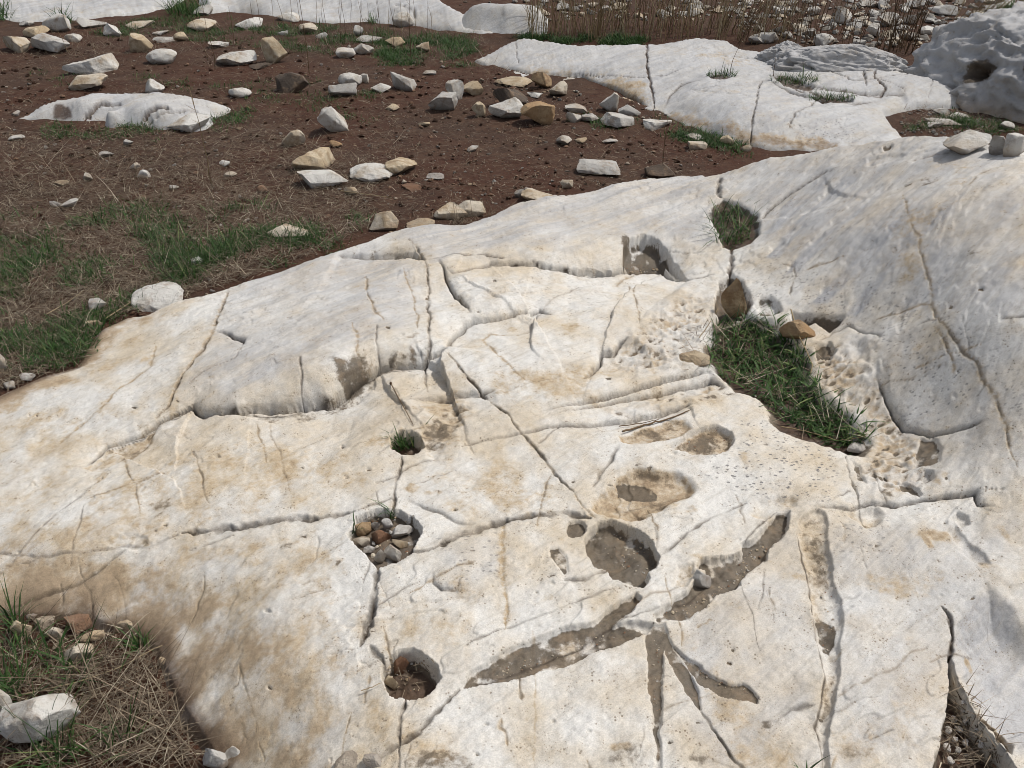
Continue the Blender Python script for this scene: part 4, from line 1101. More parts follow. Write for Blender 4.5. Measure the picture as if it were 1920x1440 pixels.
SOILF = lambda x, y: soil_height(np.atleast_1d(x), np.atleast_1d(y))
STONES = [  # middle u, foot v, width, height, colour, label
    (22, 98, 54, 31, 'c', 'dark sided cream stone cut by the upper left edge of the picture'),
    (60, 71, 48, 20, 't', 'flat tan stone lying behind the pair of low grey boulders, upper left'),
    (90, 102, 84, 38, 'g', 'wide low grey cream stone touching the dark sided one at upper left'),
    (136, 79, 34, 15, 'w', 'small bright white stone at the right end of the wide grey one'),
    (109, 60, 54, 33, 'w', 'whitish slab with a small plant on it, under the upper left rock face'),
    (160, 55, 56, 22, 'g', 'flat grey slab just right of the slab with a plant'),
    (47, 50, 24, 11, 'g', 'little grey stone at the foot of the upper left rock face'),
    (210, 69, 38, 25, 'w', 'white leaning block to the right of the flat grey slab'),
    (252, 54, 50, 13, 'c', 'thin flat cream stone below the gap between the back rock faces'),
    (297, 67, 30, 9, 'w', 'thin white sliver above the longer pale flat stone'),
    (303, 81, 42, 11, 'g', 'long pale flat stone left of the small yellow one'),
    (338, 79, 25, 18, 't', 'small yellowish stone standing alone beyond the white angular one'),
    (262, 98, 42, 34, 't', 'tan topped stone with a shaded front, above the white angular block'),
    (299, 122, 58, 29, 'w', 'white angular block with a peaked top in the upper left soil'),
    (375, 60, 50, 22, 'c', 'cream wedge tilted down to the right, second row from the back'),
    (403, 91, 38, 12, 'w', 'flat pale flake above the long white and dark block'),
    (440, 124, 76, 26, 'w', 'long white block with a dark left end, upper left middle'),
    (517, 118, 52, 47, 't', 'upright tan block with a notched top'),
    (485, 131, 44, 13, 'd', 'dark grey flat stone beside the upright tan block'),
    (376, 29, 38, 18, 'g', 'grey white stone in the green gap between the back rock faces'),
    (465, 54, 50, 18, 'w', 'white capped low stone under the dry stems at the back'),
    (541, 41, 48, 16, 'w', 'white slab resting against the long back slope'),
    (577, 64, 34, 19, 'c', 'cream stone with rounded top among dry stems'),
    (602, 72, 22, 11, 'w', 'small white stone tucked beside the rounded cream one'),
    (530, 67, 22, 10, 'w', 'small white stone in grass above the upright tan block'),
    (161, 142, 92, 36, 'w', 'thin arched white slab casting a dark gap beneath it'),
    (160, 173, 70, 30, 'c', 'cream pointed stone just behind the low marble hump'),
    (287, 176, 37, 27, 'w', 'pinkish white stone standing on the far side of the low hump'),
    (447, 184, 44, 19, 'w', 'rounded white stone alone to the right of the low hump'),
    (545, 175, 64, 39, 'd', 'dark brown stone with a tan top edge'),
    (346, 249, 78, 30, 'w', 'grey fronted white block broken from the front of the low hump'),
    (197, 297, 28, 13, 'g', 'dull grey flat stone in straw below the low hump'),
    (240, 274, 21, 12, 'g', 'small dull stone just below the low hump'),
    (163, 340, 20, 17, 'w', 'small crumbly white stone in the left straw'),
    (250, 319, 22, 14, 'w', 'upper one of two small white stones touching in the straw'),
    (267, 333, 27, 14, 'w', 'lower one of two small white stones touching in the straw'),
    (113, 348, 29, 10, 't', 'small yellow orange stone in the left straw'),
    (420, 313, 22, 11, 'w', 'small white stone right of the tall thin stem'),
    (429, 333, 25, 10, 'c', 'small cream flat stone right of the foot of the tall thin stem'),
    (325, 357, 20, 9, 'w', 'small pale chip in straw left of the tall thin stem'),
    (128, 389, 31, 14, 'w', 'pale rounded stone beside its duller twin in the left straw'),
    (102, 389, 23, 11, 'g', 'dull grey stone beside its paler twin in the left straw'),
    (491, 363, 21, 15, 'r', 'brown stone half buried in straw left of the stone cluster'),
    (537, 454, 80, 28, 'c', 'cream domed stone sunk in green grass above the outcrop edge'),
    (548, 276, 46, 33, 'c', 'blocky cream stone with a brown seam, above the red stone'),
    (629, 278, 26, 13, 'o', 'orange red stone, the only one so bright'),
    (585, 322, 76, 40, 't', 'tan topped block, rear one of the clustered boulders'),
    (602, 357, 98, 38, 'w', 'large white rounded boulder in front of the tan topped block'),
    (695, 343, 88, 32, 'w', 'smooth white boulder between the rounded boulder and the flat cream one'),
    (750, 329, 62, 29, 't', 'flat topped cream tan slab at the right end of the cluster'),
    (657, 367, 26, 18, 'c', 'small cream stone in front of the white clustered boulders'),
    (622, 251, 58, 54, 'w', 'tall flat faced white stone standing upright in the bare soil'),
    (641, 182, 55, 27, 'g', 'grey cream rounded stone in front of two small white ones'),
    (654, 161, 46, 23, 'w', 'white blocky stone behind the grey cream rounded one'),
    (681, 156, 20, 17, 'w', 'small white pointed stone at the end of the white blocky one'),
    (713, 174, 39, 16, 'w', 'low white stone touching the half dark half white block'),
    (755, 170, 48, 33, 'g', 'block with a dark left face and a white right face'),
    (647, 110, 37, 18, 'w', 'white pointed stone left of the domed white one'),
    (681, 102, 39, 20, 'w', 'white domed stone near the dry stems'),
    (740, 89, 37, 18, 't', 'brownish tan stone behind the stems, above the dark and white block'),
    (792, 98, 27, 18, 'c', 'small cream stone with a white front right of the brownish tan one'),
    (672, 68, 19, 19, 'w', 'small white wedge at the foot of the back slope'),
    (690, 81, 50, 12, 'g', 'flat greyish slab under the small white wedge'),
    (755, 52, 42, 28, 'w', 'white block leaning on the back slope by the dry stems'),
    (804, 141, 27, 8, 'w', 'thin white flake alone in the bare soil'),
    (851, 188, 35, 36, 'w', 'pale triangular stone standing on end'),
    (885, 181, 44, 28, 't', 'cream tan rounded stone behind the pale triangular one'),
    (830, 211, 56, 36, 'g', 'broad grey faced stone with a white rim, left of the group by the slab'),
    (897, 219, 27, 26, 't', 'small tan triangular stone left of the large white one'),
    (949, 226, 68, 39, 'w', 'large white stone between two tan triangles'),
    (1008, 238, 66, 45, 'o', 'big rusty tan triangular stone right of the large white one'),
    (958, 204, 66, 40, 'd', 'dark brown rotted slab leaning behind the large white stone'),  # slab in the shadow of the tan one; shade put into its colour
    (963, 165, 74, 15, 't', 'long light tan flat slab lying over the dark brown one'),
    (1015, 168, 40, 32, 'o', 'rusty orange block at the edge of the far marble slab'),
    (1049, 181, 36, 26, 'c', 'cream slanting flake leaning on the rusty orange block'),
    (1003, 185, 31, 12, 'w', 'small white flat stone under the rusty orange block'),
    (1082, 211, 42, 14, 'w', 'pale stone, rear one of a trio near the far slab'),
    (1075, 229, 33, 20, 'w', 'white stone, front left one of a trio near the far slab'),
    (1106, 229, 34, 16, 'g', 'grey cream stone, front right one of a trio near the far slab'),
    (1161, 241, 68, 28, 'g', 'wide grey brown stone with a white left top'),
    (1143, 211, 36, 38, 'w', 'leaning white wedge with a shaded left side against the far slab'),
    (1180, 217, 44, 22, 'g', 'grey shaded stone right of the leaning white wedge'),
    (1232, 246, 56, 20, 'w', 'white flat block by the foot of the far slab joint'),
    (1057, 274, 31, 19, 'w', 'white flake in the bare soil below the trio'),
    (1090, 270, 24, 11, 't', 'small tan flake beside the white flake below the trio'),
    (1145, 270, 31, 9, 'w', 'thin pale lens shaped stone in the bare soil'),
    (1310, 280, 40, 15, 'c', 'cream long stone near the foot of the far slab'),
    (1304, 264, 34, 11, 'w', 'pale flat stone just behind the cream long one'),
    (1363, 273, 26, 20, 't', 'tan stone against the foot of the far slab'),
    (1400, 285, 22, 14, 'c', 'small cream stone right of the tan one by the far slab'),
    (1125, 331, 84, 28, 'g', 'long rounded grey tan stone alone near the outcrop'),
    (1240, 335, 58, 28, 'd', 'dark sided stone with a pale right slope at the outcrop edge'),
    (1063, 354, 25, 18, 'c', 'small cream cube shaped stone near the outcrop'),
    (734, 208, 29, 10, 't', 'small tan flat stone in the middle of the bare soil'),
    (795, 237, 24, 9, 't', 'small half buried tan stone in the bare soil right of the tall white one'),
    (886, 284, 21, 10, 'w', 'small white sliver in the bare soil centre'),
    (774, 361, 46, 12, 'r', 'flat brown stone nearly level with the soil'),
    (840, 414, 64, 29, 'c', 'cream angular slab, left one of a pair above the outcrop'),
    (883, 408, 60, 28, 'c', 'pale cream slab, right one of a pair above the outcrop'),
    (720, 434, 56, 37, 'c', 'angular cream stone with a dark left face by the outcrop edge'),
    (974, 372, 20, 18, 'g', 'small grey brown stone at the end of the slab on the outcrop edge'),
    (1008, 384, 62, 26, 'c', 'cream slab propped on the outcrop edge'),
    (787, 432, 54, 14, 't', 'flat tan stone along the outcrop edge behind the block'),
    (816, 337, 34, 8, 'g', 'thin brownish flake lying right of the boulder cluster'),
    (288, 585, 104, 44, 'w', 'big flat white stone lying on the left edge of the outcrop'),
    (364, 501, 34, 17, 'w', 'pale shard tilted in the green grass'),
    (181, 588, 32, 28, 'g', 'grey white rough stone in grass left of the big flat white one'),
    (174, 616, 30, 17, 't', 'tan stone in grass by the left edge of the outcrop'),
    (45, 716, 31, 15, 'w', 'egg shaped white stone near the left edge of the picture'),
    (18, 732, 24, 15, 'w', 'pinkish white stone below the egg shaped one'),
    (0, 700, 26, 46, 'w', 'pale stone half outside the left edge of the picture'),
    (28, 264, 30, 9, 'w', 'thin white shard in the soil at far left'),
    (27, 217, 18, 9, 'w', 'small white chip left of the low hump'),
]
for i, (u, vb, w, h, c, lab) in enumerate(STONES):
    kw = {}
    if c == 'w' and i % 5 == 3 and w > 40: kw['ang'] = 0.3
    if 'flat' in lab or 'flake' in lab or 'sliver' in lab: kw['depth'] = 0.95
    place_stone('stone', u, vb, w, h, c, 900 + i, lab, SOILF, group='stones scattered over the soil' if i % 1 == 0 else None, **kw)

# stones in the soil pocket at the lower left
POCKET_STONES = [
    (-2, 1352, 50, 66, 'w', 'white rounded stone cut by the left edge in the grassy pocket'),
    (62, 1408, 142, 104, 'w', 'large pale angular stone in the lower left corner pocket'),
    (38, 1200, 34, 40, 't', 'upright tan stone, leftmost under the rock lip of the pocket'),
    (78, 1184, 40, 22, 'c', 'cream flat stone under the rock lip, left of the pinkish one'),
    (100, 1200, 36, 27, 'c', 'pinkish stone leaning on the cream flat one under the rock lip'),
    (138, 1190, 58, 32, 'r', 'brown block under the rock lip of the pocket'),
    (162, 1161, 18, 14, 'g', 'small grey pebble right under the rock lip'),
    (143, 1244, 60, 38, 'c', 'pale pinkish stone in the middle of the pocket'),
    (170, 1210, 42, 26, 't', 'tan slab touching the pale pinkish stone'),
    (234, 1186, 44, 24, 't', 'flat tan stone lying against the rock in the pocket'),
    (402, 1452, 54, 48, 'g', 'grey stone, left one of the pair at the bottom edge'),
    (443, 1446, 46, 46, 'w', 'white pointed stone, right one of the pair at the bottom edge'),
    (331, 1312, 40, 18, 'r', 'red brown stone at the right side of the pocket'),
    (302, 1251, 20, 18, 't', 'small yellowish stone among straw in the pocket'),
    (57, 1164, 21, 12, 'g', 'small grey stone wedged under the rock lip at far left'),
]
for i, (u, vb, w, h, c, lab) in enumerate(POCKET_STONES):
    place_stone('stone', u, vb, w, h, c, 1300 + i, lab, SOILF, group='stones in the soil pocket', ang=0.3 if i < 1 else 1.0)

# stones lying on or in the outcrop
class Table:
    """heights of a finished rock, read off a fine table"""
    def __init__(self, rock, x0, x1, y0, y1, step=.008):
        self.x0, self.y0, self.s = x0, y0, step
        xs, ys = np.arange(x0, x1, step), np.arange(y0, y1, step)
        X, Y = np.meshgrid(xs, ys)
        self.t = rock.surface(X.ravel(), Y.ravel())[0].reshape(X.shape)
    def __call__(self, x, y):
        fx = np.clip((np.atleast_1d(x) - self.x0) / self.s, 0, self.t.shape[1] - 1.01); fy = np.clip((np.atleast_1d(y) - self.y0) / self.s, 0, self.t.shape[0] - 1.01)
        i, j = fx.astype(int), fy.astype(int); fx = fx - i; fy = fy - j; t = self.t
        return (t[j, i] * (1 - fx) + t[j, i + 1] * fx) * (1 - fy) + (t[j + 1, i] * (1 - fx) + t[j + 1, i + 1] * fx) * fy
ROCKF = Table(main_rock, -1.4, 2.9, .7, 5.2)
ROCK_STONES = [
    (1373, 598, 50, 76, 'o', 'pointed rusty stone standing upright in the cleft above the grass', dict(depth=.6, sink=.06, point=.72)),
    (1500, 643, 66, 44, 'o', 'rusty brown stone lying at the top of the grassy hollow', {}),
    (681, 1006, 30, 26, 'o', 'rusty round stone in the pothole full of stones', {}),
    (714, 1021, 40, 28, 'r', 'red brown flat stone in the middle of the pothole full of stones', {}),
    (752, 1012, 42, 22, 'w', 'white curved flake in the pothole full of stones', {}),
    (748, 1029, 32, 18, 't', 'brown chip below the white curved flake', {}),
    (736, 1053, 34, 30, 'w', 'pale rounded stone at the front of the pothole full of stones', {}),
    (678, 1028, 32, 20, 'c', 'pinkish white shard at the left side of the pothole full of stones', {}),
    (691, 1041, 24, 16, 'w', 'small white stone at the lower left of the pothole full of stones', {}),
    (713, 1060, 22, 30, 'g', 'grey flat stone at the front tip of the pothole full of stones', {}),
    (727, 995, 22, 20, 'w', 'upright white chip at the back of the pothole full of stones', {}),
    (703, 994, 18, 14, 'g', 'small grey stone beside the rusty round one', {}),
    (1318, 1106, 36, 32, 'g', 'grey stone with a rusty edge lying in the forked trough', {}),
    (734, 1291, 28, 24, 't', 'yellowish stone in the soil filled pothole', {}),
    (752, 1264, 32, 30, 'r', 'brown stone in the soil filled pothole', {}),
    (1610, 851, 42, 18, 'w', 'white flat stone at the lower tip of the grassy hollow', {}),
    (1305, 690, 66, 26, 't', 'low tan stone on the left rim of the grassy hollow', dict(sink=.4)),
    (1822, 289, 86, 40, 'w', 'widest pale block at the top of the marble dome', dict(depth=.8, sink=.34)),
    (1855, 272, 64, 48, 'w', 'white block behind the widest one on the dome', dict(sink=.3)),
    (1874, 291, 32, 36, 'g', 'grey block wedged right of the widest one on the dome', dict(sink=.3)),
    (1906, 295, 46, 42, 'w', 'pale block at the right end of the row on the dome', dict(sink=.3)),
    (698, 1440, 38, 20, 'w', 'small white stone on the rock at the bottom edge', {}),
    (650, 1446, 58, 14, 'c', 'flat cream stone cut by the bottom edge of the picture', {}),
]
for i, (u, vb, w, h, c, lab, kw) in enumerate(ROCK_STONES):
    place_stone('stone', u, vb, w, h, c, 1500 + i, lab, ROCKF, group='stones lying on the outcrop', **kw)

# blocks of the rubble slope at the upper right
RUBBLE = [
    (1547, 90, 38, 26, 'w', 'white squarish block in front of the rubble slope'),
    (1585, 47, 38, 32, 'w', 'big grey white boulder on the rubble slope'),
    (1640, 71, 28, 26, 'w', 'white wedge standing on the rubble slope among stalks'),
    (1670, 50, 42, 26, 'w', 'white blocky stone right of the grey white boulder on the rubble slope'),
    (1711, 47, 26, 20, 'w', 'small white block near the leaning stalks'),
    (1717, 17, 42, 17, 'w', 'wide white stone at the top edge behind the leaning stalks'),
    (1440, 82, 40, 22, 'w', 'pale stone at the right end of the dense dry grass'),
    (1420, 84, 32, 20, 'g', 'grey stone half hidden by the dense dry grass'),
    (1500, 62, 30, 16, 'c', 'cream stone on the left part of the rubble slope'),
    (1463, 62, 26, 14, 'w', 'small white stone on the left part of the rubble slope'),
    (1465, 28, 30, 14, 'w', 'flat white stone near the top on the left of the rubble slope'),
    (1525, 30, 30, 18, 'w', 'white stone left of the big grey white boulder'),
    (1612, 90, 26, 14, 'g', 'low grey stone under the white wedge'),
    (1680, 84, 30, 14, 'c', 'cream stone near the grey rock rib'),
    (1770, 30, 50, 22, 'w', 'white slab behind the leaning stalks, near the dark boulder'),
    (1790, 60, 34, 20, 'g', 'grey block just left of the pitted boulder'),
    (1740, 66, 30, 16, 'w', 'white stone between the stalk clumps'),
    (1890, 26, 80, 22, 'g', 'grey slab under the green shrub at the upper right corner'),
]
for i, (u, vb, w, h, c, lab) in enumerate(RUBBLE):
    place_stone('stone', u, vb, w, h, c, 1700 + i, lab, SOILF, group='blocks on the rubble slope')
SHARDS = [(1775, 236, 60, 12, 'long thin pale shard among gravel below the pitted boulder'), (1800, 226, 50, 10, 'thin white shard behind the long one in the gravel'),
          (1752, 240, 36, 12, 'short pale shard left of the long one in the gravel'), (1768, 216, 30, 14, 'pale wedge at the back of the gravel patch'),
          (1890, 246, 30, 18, 'grey white stone beside the foot of the pitted boulder')]
for i, (u, vb, w, h, lab) in enumerate(SHARDS):
    place_stone('stone', u, vb, w, h, 'w', 1800 + i, lab, SOILF, group='shards in the gravel patch')

# ------------------------------------------------------------------ chips and gravel nobody could count
def chips(name, areas, surf, cols, label_kind='stuff', seed=5):
    """areas: (polygon in pixels, how many, smallest and largest size in pixels)"""
    r = np.random.default_rng(seed)
    v0, f0 = ICO[1]
    shapes = [stone_shape(np.random.default_rng(70 + i), 1, 1.0)[0] for i in range(12)]
    byc = {c: ([], [], 0) for c in cols}
    for s, n, lo, hi in areas:
        q = pts(s); bb = (q.min(0), q.max(0))
        us_, vs_ = [], []
        while len(us_) < n:
            a = r.uniform(bb[0], bb[1], (n * 3, 2))
            k = poly_sdf(a[:, 0], a[:, 1], q) > 0
            us_ += list(a[k, 0]); vs_ += list(a[k, 1])
        us_, vs_ = np.array(us_[:n]), np.array(vs_[:n])
        x, y, z = on_surface(us_, vs_, surf)
        for j in range(n):
            m, sd = scale_at(x[j], y[j], z[j])
            size = lo * (hi / lo) ** (r.random() ** 2.2) * m
            v = shapes[r.integers(12)] * size * np.array([1, r.uniform(.6, 1), r.uniform(.35, .7)])
            a = r.uniform(0, 6.28); c_, s_ = math.cos(a), math.sin(a)
            v = np.stack([v[:, 0] * c_ - v[:, 1] * s_, v[:, 0] * s_ + v[:, 1] * c_, v[:, 2]], 1) + np.array([x[j], y[j], z[j] + size * .1])
            c = cols[r.integers(len(cols))]
            L = byc[c]
            L[0].append(v); L[1].append(f0 + L[2]); byc[c] = (L[0], L[1], L[2] + len(v))
    allv, allf, mats, off = [], [], [], 0
    for ci, c in enumerate(cols):
        if not byc[c][0]: continue
        v, f = np.concatenate(byc[c][0]), np.concatenate(byc[c][1])
        allv.append(v); allf.append(f + off); mats.append(np.full(len(f), ci)); off += len(v)
    me = mesh_from(name, np.concatenate(allv), np.concatenate(allf), False)
    for c in cols: me.materials.append(SM[c])
    me.polygons.foreach_set('material_index', np.concatenate(mats).astype(np.int32))
    o = bpy.data.objects.new(name, me); COL.objects.link(o)
    return tag(o, kind=label_kind)
chips('gravel', [
    ('0,130 700,60 1200,230 1420,270 1300,330 950,380 800,430 640,480 420,540 160,650 0,720', 1400, 2.5, 11),
    ('880,110 960,150 1240,200 1300,250 1150,240 980,200', 130, 2.5, 10),
    ('1140,170 1230,205 1260,222 1200,225', 60, 2, 8),
    ('0,150 60,190 40,280 0,330', 20, 3, 9),
    ('0,1160 250,1180 300,1290 400,1420 380,1440 0,1440', 120, 3, 13)], SOILF, ['w', 'w', 'c', 't', 'g', 'r'])
SM['soil'] = SOIL
chips('soil_clods', [('0,110 300,60 700,90 960,140 1240,230 1420,280 1300,330 980,372 760,420 620,470 330,560 150,680 0,735', 3600, 2.5, 12), ('0,1160 260,1185 300,1270 390,1430 0,1440', 420, 4, 16)], SOILF, ['soil', 'soil', 'r'], seed=15)
chips('rubble', [('1380,0 1900,0 1890,50 1800,60 1760,95 1480,90 1390,80', 620, 5, 30), ('960,0 1000,0 1010,70 960,75', 20, 4, 20), ('970,-45 1420,-45 1420,40 980,40', 420, 6, 34), ('820,0 900,0 1000,10 990,40 900,20', 24, 4, 20)], SOILF, ['w', 'w', 'c', 'g'], seed=8)
chips('gravel', [('1690,195 1760,190 1880,225 1915,250 1820,262 1690,255', 420, 2.5, 10)], SOILF, ['w', 'w', 'c', 'g'], seed=9)
chips('gravel', [('670,975 760,965 780,1000 760,1045 710,1055 675,1030', 40, 4, 12), ('1335,620 1480,640 1560,790 1620,840 1480,800 1380,720', 50, 4, 12),
                 ('1800,1290 1830,1345 1870,1440 1760,1440 1785,1340', 60, 3, 10), ('1190,500 1240,505 1210,512 1150,510', 14, 3, 9),
                 ('725,1235 810,1240 815,1285 770,1305 725,1285', 30, 3, 10), ('1110,1000 1190,1000 1225,1040 1210,1085 1150,1060', 60, 2, 6), ('1240,1150 1330,1115 1420,1020 1440,1030 1390,1085 1290,1150', 80, 2, 7),
                 ('900,1270 1100,1195 1200,1175 1100,1220 950,1272', 60, 2, 6), ('1225,1200 1240,1200 1236,1340 1226,1340', 26, 2, 5), ('1300,1250 1400,1290 1400,1305 1320,1275', 26, 2, 5), ('1520,1000 1550,1000 1570,1200 1545,1230', 40, 2, 6), ('1270,825 1350,805 1365,830 1300,845', 20, 2, 5)], ROCKF, ['c', 't', 'g', 'r'], seed=10)

# ------------------------------------------------------------------ plants
def plant_material(name, stops, rough=.7, trans=0.0):
    k = Nodes(name)
    t = k.attr('tone')
    n = k.node('ShaderNodeValToRGB')
    k.put(n.inputs[0], t)
    el = n.color_ramp.elements
    while len(el) < len(stops): el.new(0.5)
    for i, (p_, c_) in enumerate(stops):
        el[i].position = p_; el[i].color = c_ + (1,)
    m = k.done(n.outputs[0], rough)
    if trans:
        tr = k.node('ShaderNodeBsdfTranslucent'); k.put(tr.inputs['Color'], n.outputs[0])
        ad = k.node('ShaderNodeMixShader'); ad.inputs[0].default_value = trans
        k.t.links.new(k.b.outputs[0], ad.inputs[1]); k.t.links.new(tr.outputs[0], ad.inputs[2])
        k.t.links.new(ad.outputs[0], k.out.inputs['Surface'])
    return m
STRAW = plant_material('dry_straw', [(0, (.05, .034, .022)), (.35, (.125, .092, .062)), (.75, (.24, .19, .13)), (1, (.46, .40, .30))])
GREEN = plant_material('green_blades', [(0, (.02, .042, .012)), (.5, (.040, .088, .021)), (.88, (.075, .145, .035)), (1, (.17, .21, .075))], .55, .25)
STALK = plant_material('dry_stalks', [(0, (.07, .042, .024)), (.45, (.16, .105, .055)), (.8, (.29, .22, .12)), (1, (.42, .36, .24))])

def blades(pos, az, length, width, elev, curl, tone, segs=3):
    """ribbons that taper to a point; elev: start angle above the ground, curl: how much it bends over"""
    n = len(length)
    t = np.linspace(0, 1, segs + 1)
    ca, sa = np.cos(az), np.sin(az)
    P = np.zeros((n, segs + 1, 3)); P[:, 0] = pos
    for i in range(segs):
        e = elev - curl * (t[i] + .5 / segs)
        st = (length / segs)[:, None] * np.stack([np.cos(e) * ca, np.cos(e) * sa, np.sin(e)], 1)
        P[:, i + 1] = P[:, i] + st
    side = np.stack([-sa, ca, np.zeros(n)], 1)
    wv = width[:, None] * np.maximum(1 - t ** 1.6, 0)[None, :] * 0.5
    L = P[:, :-1] + side[:, None] * wv[:, :-1, None]; Rr = P[:, :-1] - side[:, None] * wv[:, :-1, None]
    V = np.concatenate([L, Rr, P[:, -1:]], 1)          # n, 2*segs+1, 3
    k = 2 * segs + 1
    quads = [[i, segs + i, segs + i + 1, i + 1] for i in range(segs - 1)]
    base = (np.arange(n) * k)[:, None]
    F4 = (base[:, :, None] + np.array(quads)[None]).reshape(-1, 4)
    F3 = base + np.array([[segs - 1, 2 * segs - 1, 2 * segs]])
    return V.reshape(-1, 3), [F4, F3], np.repeat(tone, k)

def in_area(s, n, r):
    q = pts(s); lo, hi = q.min(0), q.max(0); out = np.zeros((0, 2))
    while len(out) < n:
        a = r.uniform(lo, hi, (n * 3 + 10, 2))
        out = np.concatenate([out, a[poly_sdf(a[:, 0], a[:, 1], q) > 0]])
    return out[:n]

def join(parts):
    V, F, T, off = [], [], [], 0
    for v, f, t in parts:
        V.append(v); T.append(t); F += [a + off for a in f]; off += len(v)
    F4 = [a for a in F if a.shape[1] == 4]; F3 = [a for a in F if a.shape[1] == 3]
    return np.concatenate(V), [np.concatenate(x) for x in (F4, F3) if x], np.concatenate(T)

def leafy(name, parts, mat, loc=None):
    v, f, t = join(parts)
    if loc is None: loc = (0, 0, 0)
    me = mesh_from(name, v - np.array(loc), f, True, {'tone': t})
    return link(name, me, mat, None, loc)

def scatter(areas, surf, seed, maker, clump=None):
    """clump: grow only where a slow noise is high, so that cover comes in patches"""
    r = np.random.default_rng(seed); out = []
    for a in areas:
        uv = in_area(a[0], a[1] * (2 if clump is not None else 1), r)
        x, y, z = on_surface(uv[:, 0], uv[:, 1], surf)
        if clump is not None:
            keep = fbm(x * 3.1 + seed, y * 3.1, 3) + r.normal(0, .12, len(x)) > clump
            x, y, z = x[keep], y[keep], z[keep]
        out.append(maker(r, np.stack([x, y, z], 1), *a[2:]))
    return out

def straw(r, p, lmul=1.0, up=0.0):
    n = len(p)
    return blades(p + np.array([0, 0, .004]) + r.uniform(0, .012, n)[:, None] * np.array([0, 0, 1]), r.uniform(0, 6.283, n), lmul * r.lognormal(math.log(.05), .5, n), r.uniform(.0012, .0028, n),
                  np.abs(r.normal(.06, .2 + up, n)), r.normal(.25, .35, n), np.clip(r.normal(.42, .27, n), 0, 1))
LEFT = '0,110 300,60 700,90 760,260 700,420 620,470 480,520 330,560 190,610 150,680 0,735'
o = leafy('dry_straw', scatter([(LEFT, 11000), ('0,250 420,230 700,300 700,420 620,470 480,520 330,560 190,610 150,680 0,735', 13000),
    ('700,90 960,140 1420,280 1300,330 980,372 760,420 700,380', 3600, .65), ('120,40 900,60 960,140 700,100 0,110', 5000, 1.2, .2),
    ('0,300 300,280 620,420 480,520 190,600 0,720', 2600, 1.7, .35), ('0,1160 260,1185 300,1260 390,1430 0,1440', 1300, 1.1, .25),
    ('120,1230 290,1220 380,1440 60,1440', 500, 1.9, .3), ('850,400 900,410 980,385 930,410 840,440', 160, 1.4, .5), ('1690,195 1880,225 1915,250 1690,250', 700, .8, .2)], SOILF, 31, straw), STRAW)
tag(o, kind='stuff')
o = leafy('dry_straw', scatter([('1795,1270 1830,1345 1880,1440 1758,1440 1785,1340', 210, .8, .2), ('1330,620 1480,620 1530,690 1560,800 1630,835 1500,810 1370,720', 260, .9, .3),
    ('1170,512 1260,508 1240,514 1180,518', 25, .6), ('1290,600 1340,600 1350,690 1290,700', 70, .9, .3), ('1330,395 1370,380 1400,440 1360,455', 60, .7, .4), ('725,1240 815,1240 790,1300 740,1300', 30, .5)], ROCKF, 32, straw), STRAW)
tag(o, kind='stuff')

def turf(r, p, hmul=1.0, per=14, rad=.03, lean=(.5, 1.35)):
    n = len(p) * per
    c = np.repeat(p, per, 0)
    c = c + np.stack([r.normal(0, rad, n), r.normal(0, rad, n), np.zeros(n)], 1)
    az = r.uniform(0, 6.283, n)
    return blades(c, az, hmul * r.lognormal(math.log(.042), .35, n), r.uniform(.0026, .006, n) * (hmul ** .5), r.uniform(lean[0], lean[1], n), r.uniform(.2, 1.3, n), np.clip(r.normal(.45, .22, n), 0, 1))
o = leafy('green_grass', scatter([
    ('0,560 60,520 200,520 300,545 180,610 150,670 0,725', 430), ('300,470 420,440 560,480 480,520 380,550 260,560', 260), ('200,430 480,380 600,440 540,480 330,500', 190),
    ('0,480 200,450 300,530 0,560', 150), ('480,440 600,430 640,470 560,490', 120), ('0,400 300,380 400,440 0,480', 90), ('220,215 300,235 400,225 480,200 420,260 250,270', 150, .8),
    ('60,240 200,230 230,260 100,260', 40, .7), ('170,45 340,30 700,55 920,68 960,85 700,110 400,80 180,70', 620, .9), ('680,80 900,75 900,125 720,125', 260, .9), ('930,70 1210,68 1200,86 930,80', 420, 1.1),
    ('600,165 700,170 690,190 620,190', 50, .7), ('1180,205 1260,230 1420,275 1420,300 1330,275 1220,250', 130, .8), ('1060,215 1200,225 1180,250 1070,235', 40, .7), ('2050,205 1760,190 1800,215 1690,245', 280, .8),
    ('1700,200 1880,225 1915,250 1800,250', 160, .8), ('60,130 640,150 700,230 350,170 60,160', 120, .6), ('650,400 760,430 690,440', 20), ('1745,120 1800,140 1830,205 1790,190', 80, .9)], SOILF, 41, turf, .06), GREEN)
tag(o, kind='stuff')

